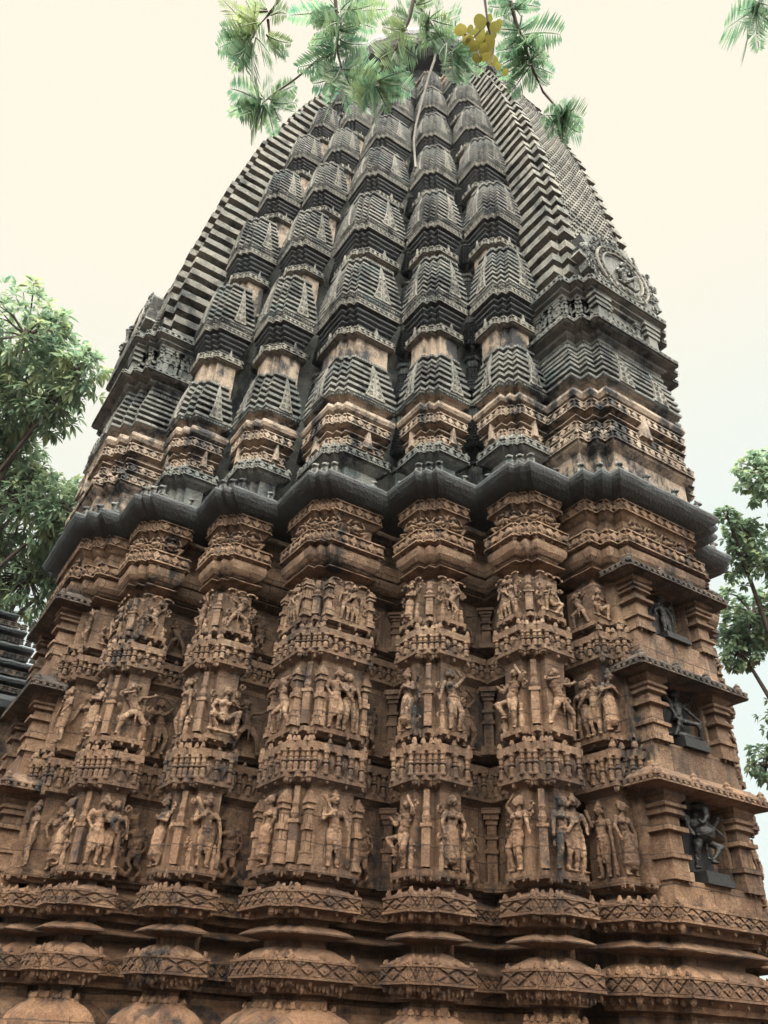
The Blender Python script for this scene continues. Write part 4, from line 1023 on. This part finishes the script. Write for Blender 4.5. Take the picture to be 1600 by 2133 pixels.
# ---------------------------------------------------------------- black images standing in the niches (they could be lifted out)
def idol(name, kind, z, h, label, dx=0., ped=.2, q=0):
    x, y = rot((dx, -9.55), q)
    r = empty(name, ((CX + x) * S, (CY + y) * S, CAMH + z * S), None, q * math.pi / 2, (S, S, S))
    mb = MB(); f = lambda a, zz, d: (a, -d, zz)
    mb.box(f, -.34, .34, 0, ped * .55, -.16, .26); mb.box(f, -.30, .30, ped * .55, ped, -.16, .22)
    obj('pedestal', mb, 'basalt', r)
    me = FIG[kind].copy(); me.materials.append(M['basalt']); obj('image', me, None, r, (0, .04, ped), 0, (h * 1.4, h * 1.3, h * 1.02))
    mb = MB(); mb.frustum(lambda a, zz, d: (a, .12 - d, zz), [(-.36, ped), (.36, ped), (.38, h * .7), (.22, h * 1.02), (0, h * 1.1), (-.22, h * 1.02), (-.38, h * .7)], -.04, .02, .04)
    obj('back_slab', mb, 'basalt', r)
    tag(r, label, 'statue', 'black stone images in the wall niches')
    return r
idol('black_statue', 'dancing_god', 2.325, 1.20, 'black elephant-headed dancing statue with raised arms in the lowest niche')
idol('black_statue', 'bent_god', 4.555, 1.06, 'black stone statue crouching with bent knees in the middle niche')
idol('black_statue', 'standing_god', 6.655, .88, 'small black statue standing upright with a staff in the top niche', ped=.15)
# ---------------------------------------------------------------- ground
mb = MB(); N = 40
vs = [(-150 + 300 * i / N, -150 + 300 * j / N, 0) for j in range(N + 1) for i in range(N + 1)]
mb.add([(x, y, .05 * noise.noise(Vector((x * .2, y * .2, 0))) - .06) for x, y, z in vs], [(j * (N + 1) + i, j * (N + 1) + i + 1, (j + 1) * (N + 1) + i + 1, (j + 1) * (N + 1) + i) for j in range(N) for i in range(N)])
tag(obj('ground', mb, 'earth'), kind='structure')
# ---------------------------------------------------------------- the low hall at the left
hall = empty('low_hall', (-1.5 * S, 26 * S, 0), None, 0, (S, S, S))
tag(hall, 'low dark-roofed stone hall with stacked roll mouldings behind the tower at the left edge', 'hall')
def hsweep(name, pr, mt, x0=-9, x1=5.2, y0=-1.0, y1=6.):
    mb = MB(); pl = [(x0, y1), (x0, y0), (1.2, y0), (1.2, y0 - .35), (2.6, y0 - .35), (2.6, y0), (x1, y0), (x1, y1)]
    mb.sweep(pl, [(o_, z + ZG) for o_, z in pr], False, .3, .03)
    fr, l = frame((x0, y0), (x1, y0))
    for o_, z in pr:
        if o_ == pr[0][0] + .1313: pass
    return obj(name, mb, mt, hall)
hsweep('wall', [(.3, -ZG), (.3, -1.5), (.1, -1.4), (.1, 1.), (.25, 1.1), (.25, 1.4), (.0, 1.5), (.0, 3.2), (.2, 3.3), (.2, 3.8), (0, 3.9), (0, 5.3), (.2, 5.4), (.2, 5.8), (.05, 5.9), (.05, 7.2)], 'red')
pr = [(-.2, 7.1), (.3, 7.15), (.7, 7.3), (.78, 7.5), (.7, 7.66), (.2, 7.8)]
for i in range(5):
    o_ = -.05 - i * .33; z = 7.8 + i * .62
    pr += [(o_ - .1, z), (o_ - .1, z + .12), (o_ + .1, z + .14), (o_ + .1, z + .32), (o_ - .12, z + .33), (o_ - .12, z + .4), (o_ + .2, z + .43), (o_ + .25, z + .5), (o_ + .2, z + .57), (o_ - .1, z + .6)]
pr += [(-3.0, 10.95)]
hsweep('roof', pr, 'roofdark')
mb = MB(); fr, l = frame((-9, -1.0), (5.2, -1.0))
for i in range(5):
    o_ = -.05 - i * .33; z = 7.8 + i * .62 + ZG
    for k in range(60): diamonds(mb, lambda a, zz, d, k=k: fr(.05 + k * .235 + a, zz, d + o_ + .1), .2, z + .15, z + .31, .2, False)
obj('roof_band', mb, 'canopy', hall)
# ---------------------------------------------------------------- grey conduit hanging down the tower
pts = []
mb = MB()
pth = [(909, 104, 28.5), (905, 125, 28.0), (893, 160, 27.2), (878, 215, 26.0), (866, 262, 25.0), (862, 292, 24.3), (864, 325, 23.6), (866, 349, 23.1)]
mb.tube([W(at(a, b, c - 2.2)) for a, b, c in pth], [.028, .026, .024, .022, .022, .02, .02, .018], 8)
cond = obj('conduit', mb, 'pipe', smooth=True); tag(cond, 'pale grey conduit hanging from the top down the tower shrines', 'pipe')

# ---------------------------------------------------------------- trees
def leaf_cluster(mb, c, d, n, L_, wd, rnd, droop=.5):
    """n slender leaves radiating from a twig end"""
    for i in range(n):
        v = Vector((rnd.gauss(0, 1), rnd.gauss(0, 1), rnd.gauss(-.15, .7))).normalized() + d * .5; v.normalize()
        l = L_ * rnd.uniform(.65, 1.15); s = v.cross(Vector((0, 0, 1))); s = s.normalized() if s.length > .05 else Vector((1, 0, 0))
        up = s.cross(v); w_ = wd * l
        p0 = c + v * .02; p1 = c + v * l * .45 + Vector((0, 0, -droop * .08 * l)); p2 = c + v * l * .8 + Vector((0, 0, -droop * .28 * l)); p3 = c + v * l + Vector((0, 0, -droop * .5 * l))
        b = len(mb.v); mb.v += [tuple(p0), tuple(p1 + s * w_ + up * w_ * .35), tuple(p1), tuple(p1 - s * w_ + up * w_ * .35), tuple(p2 + s * w_ * .7), tuple(p2 - s * w_ * .7), tuple(p3)]
        mb.f += [(b, b + 2, b + 1), (b, b + 3, b + 2), (b + 1, b + 2, b + 5, b + 4), (b + 2, b + 3, b + 5), (b + 4, b + 5, b + 6)]
def build_tree(name, label, base, lobes, mat, L_, wd, per, nl, seed, group='trees beside the temple', trunk_r=.35):
    rnd = random.Random(seed); lobes = [(Vector(c), r) for c, r in lobes]
    r = empty(name, base, None); tag(r, label, 'tree', group); B = Vector(base)
    ctr = sum((c for c, q in lobes), Vector()) / len(lobes)
    fork = B + (ctr - B) * .42; fork.z = B.z + (ctr.z - B.z) * .45
    tk = MB(); lf = MB()
    tk.tube([B - B, (B * .5 + fork * .5 + Vector((.15, .1, 0))) - B, fork - B], [trunk_r, trunk_r * .8, trunk_r * .62], 10)
    br = MB()
    for c, q in lobes:
        mid = fork * .45 + c * .55 + Vector((rnd.uniform(-.4, .4), rnd.uniform(-.4, .4), rnd.uniform(-.3, .5)))
        br.tube([fork - B, mid - B, c - B], [trunk_r * .3, trunk_r * .16, .03], 7)
        ends = []
        for i in range(int(per * q * q)):
            v = Vector((rnd.gauss(0, 1), rnd.gauss(0, 1), rnd.gauss(0, 1))).normalized()
            k = rnd.uniform(.25, 1) ** .55
            wv = noise.noise((c + v * q) * .9)
            p = c + v * q * k * (1 + .32 * wv); p.z -= .1 * q
            if noise.noise(p * 1.1 + Vector((7, 3, 1))) < -.26: continue
            ends.append(p)
        for e in ends[::5]:
            m_ = c * .5 + e * .5 + Vector((0, 0, rnd.uniform(-.1, .15))); br.tube([c - B, m_ - B, e - B], [.035, .02, .008], 5)
        for e in ends: leaf_cluster(lf, e - B, (e - c).normalized(), nl, L_, wd, rnd)
    obj('trunk', tk, 'bark', r, smooth=True); obj('limb', br, 'bark', r, smooth=True); obj('crown', lf, mat, r)
    return r
def lob(px, py, rpx, d): return (W(at(px, py, d)), rpx / FPX * d * S)
build_tree('mango_tree', 'large leafy tree with long drooping leaves behind the left side of the temple', (-2.2, 22.5, 0),
    [lob(55, 700, 105, 29), lob(165, 775, 62, 28.5), (lob(10, 830, 105, 30)), lob(95, 830, 75, 29), lob(55, 1045, 118, 30), lob(140, 1060, 62, 29), lob(60, 1200, 125, 31), lob(-130, 780, 150, 30), lob(-120, 1080, 160, 31), lob(20, 950, 70, 30.5), lob(150, 1180, 60, 31)],
    'leaf', .27, .13, 230, 8, 3)
build_tree('round_leaf_tree', 'green tree with small rounded leaves behind the right side of the temple', (17.5, 9.5, 0),
    [lob(1600, 990, 62, 27), lob(1560, 1110, 52, 27.5), lob(1595, 1170, 75, 27), lob(1570, 1280, 80, 28), lob(1540, 1350, 45, 27.5), lob(1700, 1060, 90, 27), lob(1700, 1280, 120, 28), lob(1600, 1590, 42, 27), lob(1720, 1520, 120, 27), lob(1515, 1075, 20, 27)],
    'leaf2', .15, .28, 480, 8, 9)
# ---------------------------------------------------------------- overhanging feathery tree: its boughs come down from above the frame
def frond(mb, b, e, rnd, wd=.22, pairs=17):
    b, e = Vector(b), Vector(e); d = e - b; l = d.length; d.normalize()
    view = b.normalized(); s = d.cross(view).normalized(); nn = (s.cross(d) + Vector((rnd.gauss(0, .35), rnd.gauss(0, .35), rnd.gauss(0, .35)))).normalized(); s = d.cross(nn).normalized(); nn = s.cross(d)
    cv = rnd.uniform(-.06, .06) * l; dr = rnd.uniform(-.02, .08) * l
    P = lambda t: b + d * (l * t) + s * (cv * 4 * t * (1 - t)) - nn * (dr * t * t)
    mb.tube([P(i / 5) for i in range(6)], [.004, .0035, .003, .0025, .002, .001], 4)
    for i in range(pairs):
        t = .06 + .93 * i / (pairs - 1); h = wd * l * (math.sin(math.pi * (.12 + .80 * t)) ** .7) * rnd.uniform(.88, 1.1)
        for sg in (-1, 1):
            if rnd.random() < .03: continue
            v = (s * sg * .86 + d * .50 + nn * rnd.uniform(-.12, .12)).normalized(); p = P(t); w_ = l * .036
            q = len(mb.v); mb.v += [tuple(p), tuple(p + v * h * .5 + d * w_), tuple(p + v * h), tuple(p + v * h * .5 - d * w_)]
            mb.f.append((q, q + 1, q + 2, q + 3))
T1 = lambda x, y: (430 + x / 3.2, y / 3.2)
T2 = lambda x, y: (850 + x / 3.2, y / 3.2)
BR = [
 (T1, 5.3, [[(520, -90), (480, 0), (430, 80), (330, 190), (310, 250)], [(410, 130), (420, 220), (450, 300)], [(300, 80), (410, 75)]],
  [(310,200,110,10),(300,230,100,190),(300,260,80,320),(300,280,160,460),(310,290,310,550),(330,250,430,365),(400,230,530,375),(430,100,530,90),(400,60,280,30),(340,150,200,60),(320,200,150,250),(350,180,250,-20),(450,290,520,390),(300,280,220,330)]),
 (T1, 5.5, [[(850, -120), (860, 0), (875, 180), (870, 330), (900, 450)], [(1000, -80), (960, 20), (890, 180)], [(860, 350), (740, 400), (600, 520), (430, 640), (370, 690)]],
  [(870,100,650,130),(870,60,555,100),(900,60,1110,30),(910,90,1195,60),(940,40,1050,125),(870,220,700,250),(880,260,1065,290),(870,330,680,300),(870,330,610,450),(880,340,990,300),(880,450,740,430),(880,470,760,510),(900,460,1130,480),(900,480,790,750),(900,480,940,750),(930,500,1035,745),(880,200,1020,170),(860,140,720,60),(880,80,790,-40),(890,120,1000,-20),
   (360,680,160,590),(370,660,255,565),(430,650,585,570),(350,690,145,745),(420,660,600,690),(360,700,200,770),(370,700,270,910),(380,700,350,850),(400,690,450,900),(430,680,590,770),(440,690,490,810),(370,640,420,560),(860,240,740,200),(880,300,960,330),(850,90,690,20),(900,150,830,260)]),
 (T1, 5.2, [[(1400, -110), (1380, 0), (1350, 130), (1250, 350), (1130, 570)], [(1350, -60), (1390, 0), (1480, 130), (1560, 250), (1650, 350)]],
  [(1330,200,1250,80),(1330,180,1180,180),(1300,250,1130,290),(1280,280,1380,380),(1260,330,1140,410),(1240,360,1340,440),(1150,540,1350,600),(1140,560,1050,540),(1130,570,1100,790),(1130,570,1210,740),(1140,540,1330,470),(1100,560,1010,720),(1350,130,1260,40),(1480,130,1560,50),(1490,150,1410,210),(1560,240,1440,290),(1400,30,1520,-10),(1500,130,1650,60),(1540,190,1690,110),(1560,220,1700,220),(1580,250,1500,330),(1600,290,1590,440),(1650,350,1650,570),(1650,350,1740,540),(1650,340,1850,450),(1640,330,1790,320),(1480,180,1420,270),(1450,100,1330,70),(1660,350,1800,520),(1200,440,1130,450),(1300,240,1400,300)]),
 (T2, 5.4, [[(660, -90), (680, 0), (720, 150), (790, 340), (840, 480), (900, 610), (1040, 770)], [(745, 245), (650, 330)], [(750, 250), (860, 240)]],
  [(690,30,535,40),(700,20,870,50),(710,80,590,120),(730,200,590,190),(740,240,1005,225),(740,200,870,110),(760,270,600,340),(770,300,955,285),(790,340,590,440),(790,360,930,390),(800,390,610,500),(820,430,955,490),(820,430,665,630),(830,450,820,610),(840,470,930,570),(800,380,700,510),(740,210,640,260),(760,260,700,380),(700,60,800,-20),(780,320,860,240),(690,10,600,-40),(820,400,900,330),
   (1020,760,1085,665),(1010,750,950,760),(1030,770,1160,860),(1030,780,1075,915),(1020,780,1030,960),(1010,770,920,900),(1010,770,965,830),(1040,760,1120,770),(1030,760,1000,690),(1020,790,990,900),(1040,770,1110,700),(1030,780,1130,890)]),
 (T2, 4.9, [[(2380, -60), (2340, 20), (2300, 120)]],
  [(2330,40,2180,130),(2330,40,2230,20),(2320,60,2210,340),(2330,50,2400,200),(2320,80,2290,250),(2340,30,2190,70),(2340,20,2400,40),(2320,60,2340,330)]),
]
feather = empty('feather_leaf_tree', (3.6, -2.6, 0))
tag(feather, 'feathery leaved tree whose boughs hang into the top of the view before the tower', 'tree')
F0 = Vector((3.6, -2.6, 0))
tk = MB(); top = W(at(1150, -420, 5.6)); tk.tube([Vector((0, 0, -.1)), Vector((-.1, .1, 2.0)), Vector((-.3, .5, 4.2)), top + Vector((1.3, -1.2, -.2)) - F0], [.19, .16, .13, .09], 10)
obj('trunk', tk, 'bark', feather, smooth=True)
lm = MB(); lpts = [top + Vector((1.3, -1.2, -.2)), top, W(at(900, -330, 5.4)), W(at(640, -300, 5.3)), W(at(420, -260, 5.2))]
lm.tube([p - F0 for p in lpts], [.09, .07, .05, .035, .02], 8)
lm.tube([top + Vector((1.3, -1.2, -.2)) - F0, W(at(1600, -260, 5.1)) - F0, W(at(1700, -100, 5.0)) - F0], [.05, .035, .015], 8)
obj('limb', lm, 'bark', feather, smooth=True)
rnd = random.Random(11)
for bi, (T, dep, twigs, frs) in enumerate(BR):
    mb = MB()
    for ti, tw in enumerate(twigs):
        pp = [W(at(*T(x, y), dep)) - F0 for x, y in tw]
        if ti == 0:
            st = min(lpts[1:] if bi < 4 else [W(at(1700, -100, 5.0))], key=lambda v: (v - F0 - pp[0]).length); pp = [st - F0] + pp
        r0 = .011 if ti == 0 else .006
        mb.tube(pp, [r0 * (1 - .7 * i / len(pp)) for i in range(len(pp))], 6)
    b = obj('branch', mb, 'twig', feather, smooth=True)
    mb = MB()
    for (x0, y0, x1, y1) in frs:
        d0 = dep + rnd.uniform(-.06, .06); d1 = d0 + rnd.uniform(-.35, .25)
        frond(mb, W(at(*T(x0, y0), d0)) - F0, W(at(*T(x1, y1), d1)) - F0, rnd, rnd.uniform(.30, .40))
        for ex in range(1):   # side leaves from the same stalk
            an = rnd.choice((-1, 1)) * rnd.uniform(.35, 1.0); k = rnd.uniform(.55, .9); dx_, dy_ = x1 - x0, y1 - y0
            frond(mb, W(at(*T(x0, y0), d0)) - F0, W(at(*T(x0 + k * (dx_ * math.cos(an) - dy_ * math.sin(an)), y0 + k * (dx_ * math.sin(an) + dy_ * math.cos(an))), d1 + rnd.uniform(-.1, .1))) - F0, rnd, rnd.uniform(.30, .40))
    obj('leaves', mb, 'frond', b)
# a sprig of round yellow leaves among the boughs
sp = empty('yellow_leaf_branch', tuple(W(at(1000, -120, 5.0))))
tag(sp, 'hanging branch of round yellow leaves among the feathery green boughs', 'branch')
O = W(at(1000, -120, 5.0)); mb = MB()
for tw in ([(480, -384), (505, -60), (530, 150), (430, 260), (480, 380)], [(530, 150), (550, 220), (570, 330), (560, 420)], [(430, 260), (340, 200)]):
    mb.tube([W(at(*T2(x, y), 5.0)) - O for x, y in tw], [.008, .006, .004, .003, .002][:len(tw)], 5)
obj('twig', mb, 'twig', sp, smooth=True)
mb = MB()
for (x, y, r) in [(480,145,36),(540,128,24),(582,180,30),(350,200,32),(412,212,32),(475,225,36),(552,232,30),(482,275,26),(535,290,38),(400,265,30),(440,305,28),(520,362,36),(565,400,30),(460,385,26),(600,440,22),(500,320,24),(430,350,26),(380,235,22),(610,150,18),(650,480,20)]:
    c = W(at(*T2(x, y), 5.0 + rnd.uniform(-.12, .12))) - O; rr = 1.25 * r / 3.2 / FPX * 5.0 * S
    vw = (c + O - Vector((0, 0, CAMH))).normalized(); nn = (vw + Vector((rnd.gauss(0, .35), rnd.gauss(0, .35), rnd.gauss(0, .35)))).normalized(); u = nn.orthogonal().normalized(); v = nn.cross(u); k = 14; ph = rnd.uniform(0, 6)
    b = len(mb.v); mb.v.append(tuple(c + nn * rr * .1))
    for i in range(k):
        t = 2 * math.pi * i / k; q = rr * (1 + (.16 if i == 0 else 0)) * (1 - .12 * math.cos(2 * t)); mb.v.append(tuple(c + (u * math.cos(t + ph) + v * math.sin(t + ph)) * q))
    mb.f += [(b, b + 1 + i, b + 1 + (i + 1) % k) for i in range(k)]
obj('leaves', mb, 'yleaf', sp)
# ---------------------------------------------------------------- rain haze: one box of thin even air
mb = MB(); mb.box(lambda a, z, d: (a, d, z), -45, 60, -1.0, 27.5, -40, 70); mb.f = [f[::-1] for f in mb.f]
hm = bpy.data.materials.new('rain_haze'); hm.use_nodes = True; t = hm.node_tree; t.nodes.clear()
ho = t.nodes.new('ShaderNodeOutputMaterial'); hv = t.nodes.new('ShaderNodeVolumePrincipled')
hv.inputs['Color'].default_value = (.80, .92, .98, 1); hv.inputs['Density'].default_value = HAZE; hv.inputs['Anisotropy'].default_value = .2
t.links.new(hv.outputs[0], ho.inputs['Volume'])
ho_ = obj('haze', mb); ho_.data.materials.append(hm); tag(ho_, kind='stuff')
print('OBJECTS', len(bpy.data.objects), 'POLYS', sum(len(o.data.polygons) for o in bpy.data.objects if o.type == 'MESH'))
